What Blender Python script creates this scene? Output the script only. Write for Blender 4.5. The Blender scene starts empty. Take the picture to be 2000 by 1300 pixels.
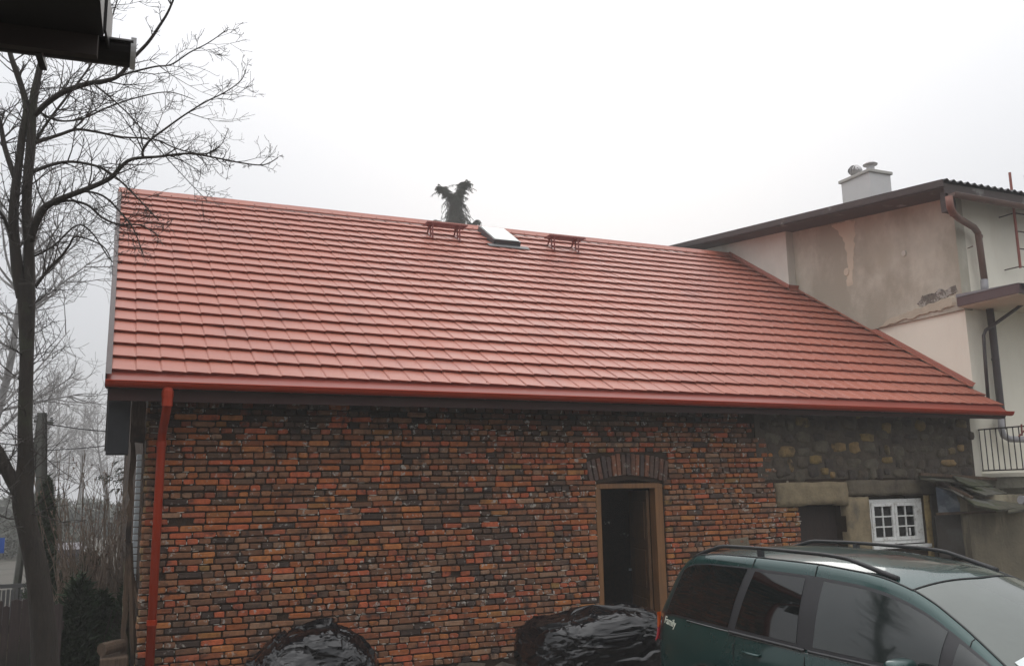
import bpy, math, random
import numpy as np
from mathutils import Vector, Matrix, noise
rnd = random.Random(7)
scene = bpy.context.scene
col = scene.collection

# ------------------------------------------------------------------ camera
YAW, PIT, ROL, F = 0.4193053, 0.1734906, -0.0195435, 1780.0
CAM = Vector((0.0, 0.0, 2.3))
fwd = Vector((math.sin(YAW)*math.cos(PIT), math.cos(YAW)*math.cos(PIT), math.sin(PIT)))
r0 = Vector((math.cos(YAW), -math.sin(YAW), 0)); u0 = r0.cross(fwd)
rgt = r0*math.cos(ROL) + u0*math.sin(ROL)
upv = -r0*math.sin(ROL) + u0*math.cos(ROL)
cd = bpy.data.cameras.new('camera'); cam = bpy.data.objects.new('camera', cd); col.objects.link(cam)
cd.sensor_width = 36.0; cd.lens = F/2000*36.0; cd.clip_start = 0.05; cd.clip_end = 600
cam.matrix_world = Matrix(((rgt.x, upv.x, -fwd.x, CAM.x), (rgt.y, upv.y, -fwd.y, CAM.y), (rgt.z, upv.z, -fwd.z, CAM.z), (0, 0, 0, 1)))
scene.camera = cam

# ------------------------------------------------------------------ sky, sun, exposure
SUN_EL, SUN_HEAD = math.radians(30), YAW + 0.10        # the sun stands behind the fog, over the roof
world = bpy.data.worlds.new('World'); scene.world = world; world.use_nodes = True
nt = world.node_tree; N = nt.nodes; L = nt.links; N.clear()
out = N.new('ShaderNodeOutputWorld'); bg = N.new('ShaderNodeBackground'); bg.inputs[1].default_value = 0.1
sky = N.new('ShaderNodeTexSky'); sky.sky_type = 'NISHITA'; sky.sun_disc = False
sky.sun_elevation = SUN_EL; sky.sun_rotation = SUN_HEAD; sky.air_density = 1.0; sky.dust_density = 4.0
tc = N.new('ShaderNodeTexCoord')
sep = N.new('ShaderNodeSeparateXYZ'); L.new(tc.outputs['Generated'], sep.inputs[0])
ramp = N.new('ShaderNodeMapRange'); ramp.interpolation_type = 'LINEAR'
ramp.inputs['From Min'].default_value = 0.0; ramp.inputs['From Max'].default_value = 1.0
L.new(sep.outputs['Z'], ramp.inputs['Value'])
grad = N.new('ShaderNodeMix'); grad.data_type = 'RGBA'
grad.inputs[6].default_value = (7.1, 7.3, 7.7, 1); grad.inputs[7].default_value = (27.0, 27.0, 27.3, 1)
sq = N.new('ShaderNodeMath'); sq.operation = 'POWER'; sq.inputs[1].default_value = 2.4; L.new(ramp.outputs[0], sq.inputs[0]); L.new(sq.outputs[0], grad.inputs[0])
dot = N.new('ShaderNodeVectorMath'); dot.operation = 'DOT_PRODUCT'
dot.inputs[1].default_value = (math.sin(SUN_HEAD)*math.cos(SUN_EL), math.cos(SUN_HEAD)*math.cos(SUN_EL), math.sin(SUN_EL))
nrm = N.new('ShaderNodeVectorMath'); nrm.operation = 'NORMALIZE'; L.new(tc.outputs['Generated'], nrm.inputs[0]); L.new(nrm.outputs[0], dot.inputs[0])
glow = N.new('ShaderNodeMapRange'); glow.interpolation_type = 'SMOOTHERSTEP'
glow.inputs['From Min'].default_value = 0.70; glow.inputs['From Max'].default_value = 1.02; glow.inputs['To Max'].default_value = 1.0
L.new(dot.outputs['Value'], glow.inputs['Value'])
addg = N.new('ShaderNodeVectorMath'); addg.operation = 'ADD'
L.new(grad.outputs[2], addg.inputs[0]); L.new(glow.outputs[0], addg.inputs[1])
mixs = N.new('ShaderNodeMix'); mixs.data_type = 'RGBA'; mixs.inputs[0].default_value = 0.94
L.new(sky.outputs[0], mixs.inputs[6]); L.new(addg.outputs[0], mixs.inputs[7])
L.new(mixs.outputs[2], bg.inputs[0]); L.new(bg.outputs[0], out.inputs[0])
sd = bpy.data.lights.new('sun', 'SUN'); sd.energy = 0.5; sd.angle = math.radians(25); sd.color = (1, 0.97, 0.93)
sun = bpy.data.objects.new('sun', sd); col.objects.link(sun)
sdir = Vector((math.sin(SUN_HEAD)*math.cos(SUN_EL), math.cos(SUN_HEAD)*math.cos(SUN_EL), math.sin(SUN_EL)))
sun.rotation_euler = sdir.to_track_quat('Z', 'Y').to_euler()
vs = scene.view_settings; vs.view_transform = 'Standard'; vs.look = 'None'; vs.exposure = 0.0; vs.gamma = 1.0; vs.use_curve_mapping = False
cy = scene.cycles; cy.use_denoising = True; cy.volume_bounces = 1; cy.max_bounces = 7; cy.diffuse_bounces = 3
cy.transparent_max_bounces = 8

# ------------------------------------------------------------------ helpers
def ray(px, py):
    d = rgt*(px-1000) + upv*(650-py) + fwd*F
    return d
def at_Y(px, py, Y):                    # the point of the place that stands Y metres in front of the camera
    d = ray(px, py); return CAM + d*(Y/d.y)

MATS = {}
def mat(name, base, rough=0.8, var=0.25, scale=6.0, bump=0.0, bscale=40.0, dark=None, darks=3.0, attr=False, metal=0.0, spec=0.5, coat=0.0,
        patch=None, patchs=1.0, patcht=(0.5, 0.6), stretch=None, patchstretch=None):
    if name in MATS: return MATS[name]
    m = bpy.data.materials.new(name); m.use_nodes = True; t = m.node_tree; n = t.nodes; l = t.links
    b = n['Principled BSDF']; b.inputs['Roughness'].default_value = rough; b.inputs['Metallic'].default_value = metal
    b.inputs['Specular IOR Level'].default_value = spec; b.inputs['Coat Weight'].default_value = coat; b.inputs['Coat Roughness'].default_value = 0.04
    g = n.new('ShaderNodeNewGeometry'); vec = g.outputs['Position']
    if stretch:
        mp = n.new('ShaderNodeMapping'); mp.inputs['Scale'].default_value = stretch; l.new(vec, mp.inputs[0]); vec2 = mp.outputs[0]
    else: vec2 = vec
    if attr:
        a = n.new('ShaderNodeAttribute'); a.attribute_name = 'col'; c0 = a.outputs['Color']
    else:
        rg = n.new('ShaderNodeRGB'); rg.outputs[0].default_value = (*base, 1); c0 = rg.outputs[0]
    nz = n.new('ShaderNodeTexNoise'); nz.inputs['Scale'].default_value = scale; nz.inputs['Detail'].default_value = 6; nz.inputs['Roughness'].default_value = 0.65
    l.new(vec2, nz.inputs['Vector'])
    mr = n.new('ShaderNodeMapRange'); mr.inputs['From Min'].default_value = 0.25; mr.inputs['From Max'].default_value = 0.75
    mr.inputs['To Min'].default_value = 1-var; mr.inputs['To Max'].default_value = 1+var; l.new(nz.outputs[0], mr.inputs[0])
    mu = n.new('ShaderNodeVectorMath'); mu.operation = 'MULTIPLY'; l.new(c0, mu.inputs[0]); l.new(mr.outputs[0], mu.inputs[1]); cur = mu.outputs[0]
    def overlay(cur, colour, sc, th, st=None):
        q = n.new('ShaderNodeTexNoise'); q.inputs['Scale'].default_value = sc; q.inputs['Detail'].default_value = 7; q.inputs['Roughness'].default_value = 0.62
        v = vec
        if st:
            mp = n.new('ShaderNodeMapping'); mp.inputs['Scale'].default_value = st; l.new(vec, mp.inputs[0]); v = mp.outputs[0]
        l.new(v, q.inputs['Vector'])
        r = n.new('ShaderNodeMapRange'); r.interpolation_type = 'SMOOTHSTEP'; r.inputs['From Min'].default_value = th[0]; r.inputs['From Max'].default_value = th[1]; l.new(q.outputs[0], r.inputs[0])
        x = n.new('ShaderNodeMix'); x.data_type = 'RGBA'; l.new(r.outputs[0], x.inputs[0]); l.new(cur, x.inputs[6]); x.inputs[7].default_value = (*colour, 1)
        return x.outputs[2]
    if patch: cur = overlay(cur, patch, patchs, patcht, patchstretch)
    if dark: cur = overlay(cur, dark, darks, (0.5, 0.72), patchstretch)
    l.new(cur, b.inputs['Base Color'])
    if bump:
        bn = n.new('ShaderNodeTexNoise'); bn.inputs['Scale'].default_value = bscale; bn.inputs['Detail'].default_value = 5; l.new(vec2, bn.inputs['Vector'])
        bu = n.new('ShaderNodeBump'); bu.inputs['Strength'].default_value = bump; bu.inputs['Distance'].default_value = 0.02; l.new(bn.outputs[0], bu.inputs['Height']); l.new(bu.outputs[0], b.inputs['Normal'])
    rm = n.new('ShaderNodeMapRange'); rm.inputs['To Min'].default_value = max(0.02, rough-0.12*min(1, rough*2)); rm.inputs['To Max'].default_value = min(1, rough+0.12*min(1, rough*2)); l.new(nz.outputs[0], rm.inputs[0]); l.new(rm.outputs[0], b.inputs['Roughness'])
    MATS[name] = m; return m

class MB:
    """collects geometry for one mesh"""
    def __init__(s): s.v = []; s.f = []; s.c = []
    def add(s, verts, faces, c=None):
        o = len(s.v); s.v += [tuple(v) for v in verts]; s.f += [tuple(i+o for i in f) for f in faces]; s.c += [c]*len(faces); return s
    def box(s, x0, x1, y0, y1, z0, z1, c=None, M=None):
        vs_ = [Vector((x, y, z)) for x in (x0, x1) for y in (y0, y1) for z in (z0, z1)]
        if M: vs_ = [M @ v for v in vs_]
        return s.add(vs_, [(0,1,3,2),(4,6,7,5),(0,4,5,1),(2,3,7,6),(0,2,6,4),(1,5,7,3)], c)
    def bar(s, a, b, w, h=None, c=None):
        a, b = Vector(a), Vector(b); d = b-a; L_ = d.length
        M = Matrix.Translation(a) @ d.to_track_quat('Y', 'Z').to_matrix().to_4x4(); h = h or w
        return s.box(-w/2, w/2, 0, L_, -h/2, h/2, c, M)
    def tube(s, pts, rad, sides=8, c=None, caps=True):
        pts = [Vector(p) for p in pts]; n = len(pts)
        if not hasattr(rad, '__len__'): rad = [rad]*n
        o = len(s.v); up = None
        for i, p in enumerate(pts):
            t = (pts[min(i+1, n-1)] - pts[max(i-1, 0)])
            if t.length < 1e-9: t = Vector((0, 0, 1))
            t.normalize()
            if up is None: up = t.orthogonal().normalized()
            up = (up - t*up.dot(t))
            up = up.normalized() if up.length > 1e-6 else t.orthogonal().normalized()
            w = t.cross(up)
            for k in range(sides):
                a = 2*math.pi*k/sides; q = p + (up*math.cos(a) + w*math.sin(a))*rad[i]; s.v.append((q.x, q.y, q.z))
        for i in range(n-1):
            for k in range(sides):
                k2 = (k+1) % sides; s.f.append((o+i*sides+k, o+i*sides+k2, o+(i+1)*sides+k2, o+(i+1)*sides+k)); s.c.append(c)
        if caps and sides > 3:
            s.f.append(tuple(o+k for k in range(sides))[::-1]); s.f.append(tuple(o+(n-1)*sides+k for k in range(sides))); s.c += [c, c]
        return s
    def lathe(s, prof, M, sides=20, c=None):
        o = len(s.v)
        for (r, z) in prof:
            for k in range(sides):
                a = 2*math.pi*k/sides; q = M @ Vector((r*math.cos(a), r*math.sin(a), z)); s.v.append(tuple(q))
        for i in range(len(prof)-1):
            for k in range(sides):
                k2 = (k+1) % sides; s.f.append((o+i*sides+k, o+i*sides+k2, o+(i+1)*sides+k2, o+(i+1)*sides+k)); s.c.append(c)
        return s
    def mesh(s, name, m, smooth=False):
        me = bpy.data.meshes.new(name); me.from_pydata(s.v, [], s.f); me.update()
        if m: me.materials.append(m)
        if any(c is not None for c in s.c):
            at = me.color_attributes.new('col', 'FLOAT_COLOR', 'CORNER')
            arr = np.zeros((len(me.loops), 4), dtype=np.float32); k = 0
            for f, c in zip(s.f, s.c):
                n = len(f); arr[k:k+n] = (*(c or (1, 1, 1)), 1); k += n
            at.data.foreach_set('color', arr.ravel())
        if smooth: me.polygons.foreach_set('use_smooth', [True]*len(me.polygons))
        return me
    def build(s, name, m, parent=None, smooth=False, bevel=0, kind=None, recalc=False):
        me = s.mesh(name, m, smooth); o = bpy.data.objects.new(name, me); col.objects.link(o); o.parent = parent
        if kind: o['kind'] = kind
        if bevel:
            bv = o.modifiers.new('bevel', 'BEVEL'); bv.width = bevel; bv.segments = 2; bv.limit_method = 'ANGLE'
        return o

def tag(o, label, cat, group=None):
    o['label'] = label; o['category'] = cat
    if group: o['group'] = group
    return o
def thing(name, label, cat, group=None):
    return tag(link(bpy.data.objects.new(name, None)), label, cat, group)
def link(o): col.objects.link(o); return o
def inst(me, name, parent, M):
    o = bpy.data.objects.new(name, me); col.objects.link(o); o.parent = parent; o.matrix_local = M; return o
def depth_of(p): return (Vector(p)-CAM).dot(fwd)
def in_view(p, m=40):
    q = Vector(p)-CAM; z = q.dot(fwd)
    if z < 0.1: return False
    x = 1000+F*q.dot(rgt)/z; y = 650-F*q.dot(upv)/z
    return -m < x < 2000+m and -m < y < 1300+m

# ------------------------------------------------------------------ setting
m_ground = mat('ground_dirt', (0.075, 0.068, 0.055), 0.9, 0.4, 3.0, 0.5, 30, dark=(0.03, 0.035, 0.02), darks=0.7)
g = MB()
NG = 60
def gh(x, y): return 0.05*noise.noise(Vector((x*0.3, y*0.3, 0))) - 0.03 if abs(x) < 60 else 0
xs = np.linspace(-1, 1, NG)**3*300; ys = np.linspace(-1, 1, NG)**3*300
for j in range(NG):
    for i in range(NG): g.v.append((xs[i], ys[j]+20, gh(xs[i], ys[j]+20)))
for j in range(NG-1):
    for i in range(NG-1):
        a = j*NG+i; g.f.append((a, a+1, a+NG+1, a+NG)); g.c.append(None)
g.build('ground', m_ground, smooth=True, kind='structure')

# ------------------------------------------------------------------ the brick building
bb = thing('brick_building', 'old brick outbuilding with a new red metal tile roof and one open doorway', 'building')
WY = 11.2                               # face of the brick wall
m_mortar = mat('wall_mortar', (0.045, 0.026, 0.014), 0.95, 0.4, 14, 0.6, 60, patch=(0.42, 0.36, 0.29), patchs=4.5, patcht=(0.66, 0.72))
m_brick = mat('brick_clay', (1, 1, 1), 0.85, 0.35, 22, 0.5, 90, attr=True, patch=(0.42, 0.38, 0.33), patchs=13, patcht=(0.58, 0.68), dark=(0.045, 0.036, 0.032), darks=5.0)
DX0, DX1, DZ = 6.22, 7.32, 2.40         # doorway
OX0, OX1, OZ = 9.75, 10.68, 2.02        # dark opening
WX0, WX1, WZ0, WZ1 = 11.15, 12.36, 1.36, 2.12
HEAD, STR, CP = 0.129, 0.262, 0.0745
GF = WY + 0.030                         # recessed mortar face
TOPZ = 3.62
core = MB()
def slab(x0, x1, z0, z1): core.box(x0, x1, GF, GF+0.4, z0, z1)
slab(0.42, DX0, 0, TOPZ); slab(DX0, DX1, DZ, TOPZ); slab(DX1, OX0, 0, TOPZ); slab(OX0, OX1, OZ, TOPZ)
slab(OX1, WX0, 0, TOPZ); slab(WX0, WX1, WZ1, TOPZ); slab(WX0, WX1, 0, WZ0); slab(WX1, 13.62, 0, TOPZ)
core.box(0.42, 0.8, GF+0.4, 24, 0, TOPZ)               # gable wall going back
core.add([(0.42, 11.3, TOPZ), (0.8, 11.3, TOPZ), (0.8, 23.5, TOPZ), (0.42, 23.5, TOPZ), (0.42, 17.5, 7.6), (0.8, 17.5, 7.6)], [(0, 3, 4), (1, 5, 2), (0, 4, 5, 1), (3, 2, 5, 4)])
core.box(0.8, 13.6, 15.0, 15.2, 0, TOPZ)
core.build('wall_core', m_mortar, bb)
room = MB(); m_dark = mat('dark_wall', (0.022, 0.018, 0.015), 0.9, 0.3, 3)  # near-black colour for the inner walls
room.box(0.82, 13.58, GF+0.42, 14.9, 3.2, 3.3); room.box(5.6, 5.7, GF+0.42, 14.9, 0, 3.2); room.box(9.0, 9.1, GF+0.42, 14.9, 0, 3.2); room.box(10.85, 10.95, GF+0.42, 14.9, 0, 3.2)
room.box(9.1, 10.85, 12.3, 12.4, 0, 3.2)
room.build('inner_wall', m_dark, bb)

PAL = [((0.33, 0.088, 0.030), 'o'), ((0.27, 0.075, 0.032), 'o'), ((0.36, 0.115, 0.038), 'o'), ((0.19, 0.065, 0.036), 'r'), ((0.15, 0.06, 0.038), 'r'),
       ((0.105, 0.063, 0.042), 'b'), ((0.085, 0.057, 0.042), 'b'), ((0.12, 0.078, 0.052), 'b'), ((0.05, 0.041, 0.037), 'g'), ((0.033, 0.03, 0.031), 'g'), ((0.066, 0.055, 0.047), 'g'),
       ((0.22, 0.13, 0.05), 'y'), ((0.15, 0.115, 0.05), 'y'), ((0.13, 0.105, 0.085), 'w')]
GRP = {k: [c for c, q in PAL if q == k] for k in 'orbgyw'}
def brick_colour(x, z):
    n1 = noise.noise(Vector((x*0.55+3, z*0.9, 1.7))); n2 = noise.noise(Vector((x*2.2, z*3.0, 7.7)))
    w = dict(o=0.26+0.4*n1+0.35*n2, r=0.2, b=0.42, g=0.15-0.25*n1-0.2*n2, y=0.022, w=0.07)
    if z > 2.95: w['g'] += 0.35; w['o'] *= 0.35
    if x > 7.4: w['o'] += 0.22; w['y'] += 0.01
    if x > 9.35 and z < 2.0: w['y'] += 0.22
    if x < 1.3: w['o'] *= 0.6; w['y'] += 0.05
    ks = list(w); k = rnd.choices(ks, [max(0.01, w[q]) for q in ks])[0]
    c = rnd.choice(GRP[k]); v = rnd.uniform(0.8, 1.2)*(1.18 if k == 'o' else 1.15 if k == 'y' else 1.6)*(0.42 if z > 3.28 else 0.68 if z > 3.1 else 1)  # top courses darker: eave shade painted in along with soot
    t_ = (0.92, 1.02, 0.92) if k == 'o' else (1.45, 1.0, 0.72)
    return tuple(q*v*w_ for q, w_ in zip(c, t_))
def brick_geo(w, h, c, R, mb, M=None, depth=0.09):
    """one brick, front towards -Y, worn corners; origin in the middle of its face"""
    def j(a): return R.uniform(-a, a)
    o = R.uniform(0.007, 0.020); b = R.uniform(0.004, 0.008)
    hw, hh = w/2, h/2
    ring = []
    for sx, sz in ((-1, -1), (1, -1), (1, 1), (-1, 1)):
        cx, cz = sx*hw, sz*hh; ox = R.uniform(0.4, 1.6)*o; oz = R.uniform(0.3, 1.1)*o*0.8
        p1 = (cx - sx*ox, cz); p2 = (cx, cz - sz*oz)
        ring += ([p2, p1] if sx*sz < 0 and False else ([p1, p2] if (sx, sz) in ((1, -1), (-1, 1)) else [p2, p1]))
    ring = [(x + j(0.004), z + j(0.004)) for x, z in ring]
    n = len(ring)
    vs_ = [Vector((x*(1-b/hw), 0 + j(0.002), z*(1-b/hh))) for x, z in ring] + [Vector((x, b*1.1, z)) for x, z in ring] + [Vector((x, depth, z)) for x, z in ring]
    fs = [tuple(range(n))]
    for k in range(n):
        k2 = (k+1) % n; fs.append((k, n+k, n+k2, k2)); fs.append((n+k, 2*n+k, 2*n+k2, n+k2))
    if M: vs_ = [M @ v for v in vs_]
    mb.add(vs_, fs, c)
LAY = []
def free(x0, x1, z):
    if x0 < DX1+0.0 and x1 > DX0 and z < DZ+0.05: return False
    if x0 < 7.40 and x1 > 6.10 and 2.42 < z < 2.86: return False
    if x1 > OX0 and z < 2.0: return False
    return True
nz_courses = int((3.50-0.22)/CP)
for r in range(nz_courses):
    z = 0.22 + (r+0.5)*CP
    # right-hand limit where the rubble begins
    if z < 2.0: xr = OX0 - 0.005
    elif z < 2.4: xr = 9.32
    else: xr = 9.32 - 0.10*rnd.random() - max(0, z-2.75)*0.75 + 0.15*math.sin(r*2.1)
    spans = [(0.43, xr)]
    cuts = []
    if z < DZ+0.03: cuts.append((DX0-0.0, DX1+0.0))
    if 2.42 < z < 2.86: cuts.append((6.09+0.02*rnd.random(), 7.40))
    for c0, c1 in cuts:
        new = []
        for s0, s1 in spans:
            if c1 <= s0 or c0 >= s1: new.append((s0, s1))
            else:
                if c0 > s0: new.append((s0, c0))
                if c1 < s1: new.append((c1, s1))
        spans = new
    mode = ('h', 's', 'h', 'h', 'h', 's', 'h')[r % 7] if rnd.random() < 0.8 else rnd.choice('hs')
    for s0, s1 in spans:
        x = s0 + 0.004; first = True
        while x < s1 - 0.05:
            w = (HEAD if mode == 'h' else STR) if rnd.random() < 0.86 else (STR if mode == 'h' else HEAD)
            if first and r % 2: w = w*0.62 if mode == 'h' else HEAD
            w += rnd.uniform(-0.008, 0.008); first = False
            if x + w > s1 - 0.04: w = s1 - x - 0.004
            jm = rnd.uniform(0.010, 0.019)
            zz = z + 0.008*noise.noise(Vector((x*0.8, r*3.1, 5))) + rnd.uniform(-0.003, 0.003)
            LAY.append((x + w/2, zz, w - jm, CP - rnd.uniform(0.013, 0.021)))
            x += w
# hidden behind the heaps?
def hidden(x, z): return (z < 0.85 and 1.65 < x < 3.0) or (z < 0.95 and 5.1 < x < 7.3) or (x > 7.3 and z < 0.9) or 0.48 < x < 0.62
LAY = [b for b in LAY if not (rnd.random() < 0.004)]
score = sorted(range(len(LAY)), key=lambda i: -(0 if hidden(LAY[i][0], LAY[i][1]) else LAY[i][2]*LAY[i][3]/depth_of((LAY[i][0], WY, LAY[i][1]))**2.0))
big = set(score[:280])
variants = {}
R2 = random.Random(3)
mass = MB()
def side_colour(key): return None
for i, (x, z, w, h) in enumerate(LAY):
    dy = rnd.uniform(-0.007, 0.006)
    rot = Matrix.Rotation(rnd.uniform(-0.012, 0.012), 4, 'Y') @ Matrix.Rotation(rnd.uniform(-0.015, 0.015), 4, 'Z')
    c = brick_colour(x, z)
    if i in big:
        key = (round(w/0.02), rnd.randrange(14))
        if key not in variants:
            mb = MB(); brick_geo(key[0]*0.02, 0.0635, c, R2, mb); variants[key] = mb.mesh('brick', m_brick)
        sx = w/(key[0]*0.02)
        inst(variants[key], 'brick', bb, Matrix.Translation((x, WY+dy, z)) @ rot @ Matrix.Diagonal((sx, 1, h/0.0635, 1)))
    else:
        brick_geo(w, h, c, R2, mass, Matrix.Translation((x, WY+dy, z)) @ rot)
mass.build('brickwork', m_brick, bb, kind='stuff')
lime = MB()
for k in range(1500):
    x, z, w, h = rnd.choice(LAY)
    if noise.noise(Vector((x*0.9, z*1.3, 4.2)))+rnd.uniform(-0.25, 0.25) < 0.0 or z > 3.2: continue
    if rnd.random() < 0.45:
        cx, cz = x+rnd.uniform(-0.5, 0.5)*w, z-h/2-rnd.uniform(0.001, 0.006); lx, lz = rnd.uniform(0.012, 0.06), rnd.uniform(0.003, 0.007)
    else:
        cx, cz = x+w/2+0.005, z+rnd.uniform(-0.4, 0.5)*h; lx, lz = rnd.uniform(0.004, 0.009), rnd.uniform(0.008, 0.022)
    ps = [(cx+lx*math.cos(a)*rnd.uniform(.6, 1.2), cz+lz*math.sin(a)*rnd.uniform(.6, 1.2)) for a in [i*math.pi/3.5 for i in range(7)]]
    lime.add([(a, WY+0.001, b) for a, b in ps]+[(a, WY+0.03, b) for a, b in ps], [tuple(range(7))]+[(i, 7+i, 7+(i+1) % 7, (i+1) % 7) for i in range(7)])
lime.build('lime_mortar', mat('lime_crumb', (0.50, 0.45, 0.38), 0.95, 0.3, 30), bb, kind='stuff')
# segmental arch over the door: bricks on end
nv = 17
for k in range(nv):
    t = (k+0.5)/nv; x = 6.12 + 1.25*t; a = (t-0.5)*0.42
    zb = 2.415 + 0.10*math.sin(math.pi*t)
    c = rnd.choice([(0.11, 0.07, 0.058), (0.13, 0.078, 0.058), (0.18, 0.085, 0.055), (0.09, 0.064, 0.056)]) if k not in (5, 6, 10, 12) else (0.27, 0.11, 0.06)
    hgt = 0.30 + rnd.uniform(-0.02, 0.01)
    mb = MB(); brick_geo(0.064, hgt, c, R2, mb, depth=0.11)
    o = mb.build('brick', m_brick, bb); o.matrix_local = Matrix.Translation((x + math.sin(a)*0.15, WY-0.004-rnd.random()*0.008, zb + hgt/2)) @ Matrix.Rotation(a, 4, 'Y')
# corner quoins seen from the side of the gable
mb = MB()
for r in range(44):
    z = 0.22 + (r+0.5)*CP; d = 0.26 if r % 2 else 0.13
    M = Matrix.Translation((0.415+rnd.uniform(-0.01, 0.012), WY+0.01+d/2, z)) @ Matrix.Rotation(-math.pi/2, 4, 'Z')
    brick_geo(d-0.012, CP-0.011, rnd.choice([(0.3, 0.19, 0.09), (0.22, 0.11, 0.06), (0.17, 0.11, 0.075), (0.34, 0.15, 0.07)]), R2, mb, M)
mb.build('corner_brickwork', m_brick, bb, kind='stuff')

# rubble stones
m_stone = mat('rubble_stone', (1, 1, 1), 0.92, 0.45, 9, 0.9, 28, attr=True, dark=(0.045, 0.038, 0.032), darks=3.5)
def rubble(x0, x1, z0, z1, sw, sh, clip=None, yy=WY, ochre=0.22):
    z = z0
    nrow = max(1, round((z1-z0)/sh)); rh = (z1-z0)/nrow
    for j in range(nrow):
        x = x0 + rnd.uniform(-0.5, 0)*sw
        while x < x1:
            w_ = sw*rnd.uniform(0.45, 1.5); hh_ = rh*rnd.uniform(0.6, 1.3); cx = x+w_/2; cz = z0+(j+0.5)*rh+rnd.uniform(-0.3, 0.3)*rh; x += w_
            if clip and not clip(cx, cz): continue
            pts = []; n = 12; e_ = rnd.uniform(0.4, 0.75); ph0 = rnd.uniform(-0.25, 0.25)
            for k in range(n):
                t = 2*math.pi*k/n; ca, sa = math.cos(t), math.sin(t); r_ = rnd.uniform(0.78, 1.08)
                px_ = math.copysign(abs(ca)**e_, ca)*(w_/2-0.008)*r_; pz_ = math.copysign(abs(sa)**e_, sa)*(hh_/2-0.006)*r_
                pts.append((cx+px_*math.cos(ph0)-pz_*math.sin(ph0)*0.6, cz+pz_+px_*math.sin(ph0)*0.5))
            dy = rnd.uniform(-0.012, 0.012); r_ = rnd.random()
            if r_ < ochre: cc = rnd.choice([(0.24, 0.165, 0.065), (0.19, 0.14, 0.07), (0.27, 0.18, 0.08)])
            elif r_ < 0.5: cc = rnd.choice([(0.11, 0.092, 0.065), (0.13, 0.11, 0.08)])
            else: cc = rnd.choice([(0.085, 0.068, 0.052), (0.10, 0.078, 0.056), (0.068, 0.054, 0.044)])
            vs_ = [Vector((cx, yy+dy-0.022, cz))] + [Vector((cx+(a_-cx)*0.6, yy+dy-0.018+rnd.uniform(-.006, .006), cz+(b_-cz)*0.6)) for a_, b_ in pts]
            vs_ += [Vector((cx+(a_-cx)*0.92, yy+dy-0.002+rnd.uniform(-.004, .004), cz+(b_-cz)*0.92)) for a_, b_ in pts] + [Vector((a_, yy+0.04, b_)) for a_, b_ in pts]
            fs = []
            for k in range(n):
                k2 = (k+1) % n; fs += [(0, 1+k, 1+k2), (1+k, 1+n+k, 1+n+k2, 1+k2), (1+n+k, 1+2*n+k, 1+2*n+k2, 1+n+k2)]
            mb = MB(); mb.add(vs_, fs, cc); mb.build('stone', m_stone, bb, smooth=True)
def clipr(x, z):
    return x > 9.36 - max(0, z-2.75)*0.75 and x < 13.6
rubble(8.6, 13.6, 2.40, 3.55, 0.27, 0.20, clipr)
rubble(0.5, 7.2, -0.02, 0.21, 0.33, 0.21, None, WY, 0.4)
rubble(12.9, 13.6, 0.1, 2.38, 0.25, 0.2, None, WY, 0.05)

MB().box(9.0, 13.6, WY+0.004, GF+0.02, 2.42, 3.55).build('bed_mortar', mat('rubble_mortar', (0.085, 0.068, 0.05), 0.95, 0.5, 8, 0.9, 25), bb)
# rendered lintel band, piers and reveals
m_lintel = mat('stained_render', (0.26, 0.205, 0.125), 0.9, 0.35, 5, 0.5, 25, dark=(0.12, 0.10, 0.075), darks=2.2)
def rough_box(mb, x0, x1, y0, y1, z0, z1, amp=0.012, nx=10, nz=4, seed=0):
    o = []
    for j in range(nz+1):
        for i in range(nx+1):
            x = x0+(x1-x0)*i/nx; z = z0+(z1-z0)*j/nz; e = Vector((x*4, z*4, seed))
            o.append((x + amp*noise.noise(e*2), y0 + amp*noise.noise(e+Vector((9, 3, 2))), z + amp*noise.noise(e*2.3+Vector((1, 7, 5)))))
    f = [(j*(nx+1)+i, j*(nx+1)+i+1, (j+1)*(nx+1)+i+1, (j+1)*(nx+1)+i) for j in range(nz) for i in range(nx)]
    n0 = len(o); edge = [i for i in range(nx+1)] + [j*(nx+1)+nx for j in range(1, nz+1)] + [nz*(nx+1)+i for i in range(nx-1, -1, -1)] + [j*(nx+1) for j in range(nz-1, 0, -1)]
    for e in edge: v = o[e]; o.append((v[0], y1, v[2]))
    n = len(edge); f += [(edge[k], n0+k, n0+(k+1) % n, edge[(k+1) % n]) for k in range(n)]
    mb.add(o, f); return mb
rough_box(MB(), 9.33, 10.70, WY-0.035, GF+0.1, 2.02, 2.375, seed=1, amp=0.025).build('lintel', m_lintel, bb, smooth=True)
rough_box(MB(), 10.71, 12.62, WY-0.03, GF+0.1, 2.15, 2.39, seed=4, amp=0.02).build('lintel', mat('dark_lintel', (0.14, 0.115, 0.08), 0.9, 0.4, 5, 0.5, 25, dark=(0.04, 0.034, 0.028), darks=2.5), bb, smooth=True)
rough_box(MB(), 10.68, 11.14, WY-0.012, GF+0.1, 0.0, 2.14, seed=7, amp=0.02, nz=14).build('pier', m_lintel, bb, smooth=True)
rough_box(MB(), 12.37, 12.47, WY-0.01, GF+0.1, 0.9, 2.14, seed=9, amp=0.02, nz=8, nx=3).build('pier', mat('ochre_render', (0.32, 0.23, 0.10), 0.9, 0.3, 12, 0.5, 30, dark=(0.05, 0.04, 0.03), darks=9), bb, smooth=True)
rough_box(MB(), 12.48, 12.92, WY-0.006, GF+0.1, 0.0, 2.14, seed=12, amp=0.012, nz=8).build('plaster', mat('sooty_plaster', (0.075, 0.065, 0.05), 0.9, 0.4, 5, 0.4, 25), bb, smooth=True)
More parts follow.
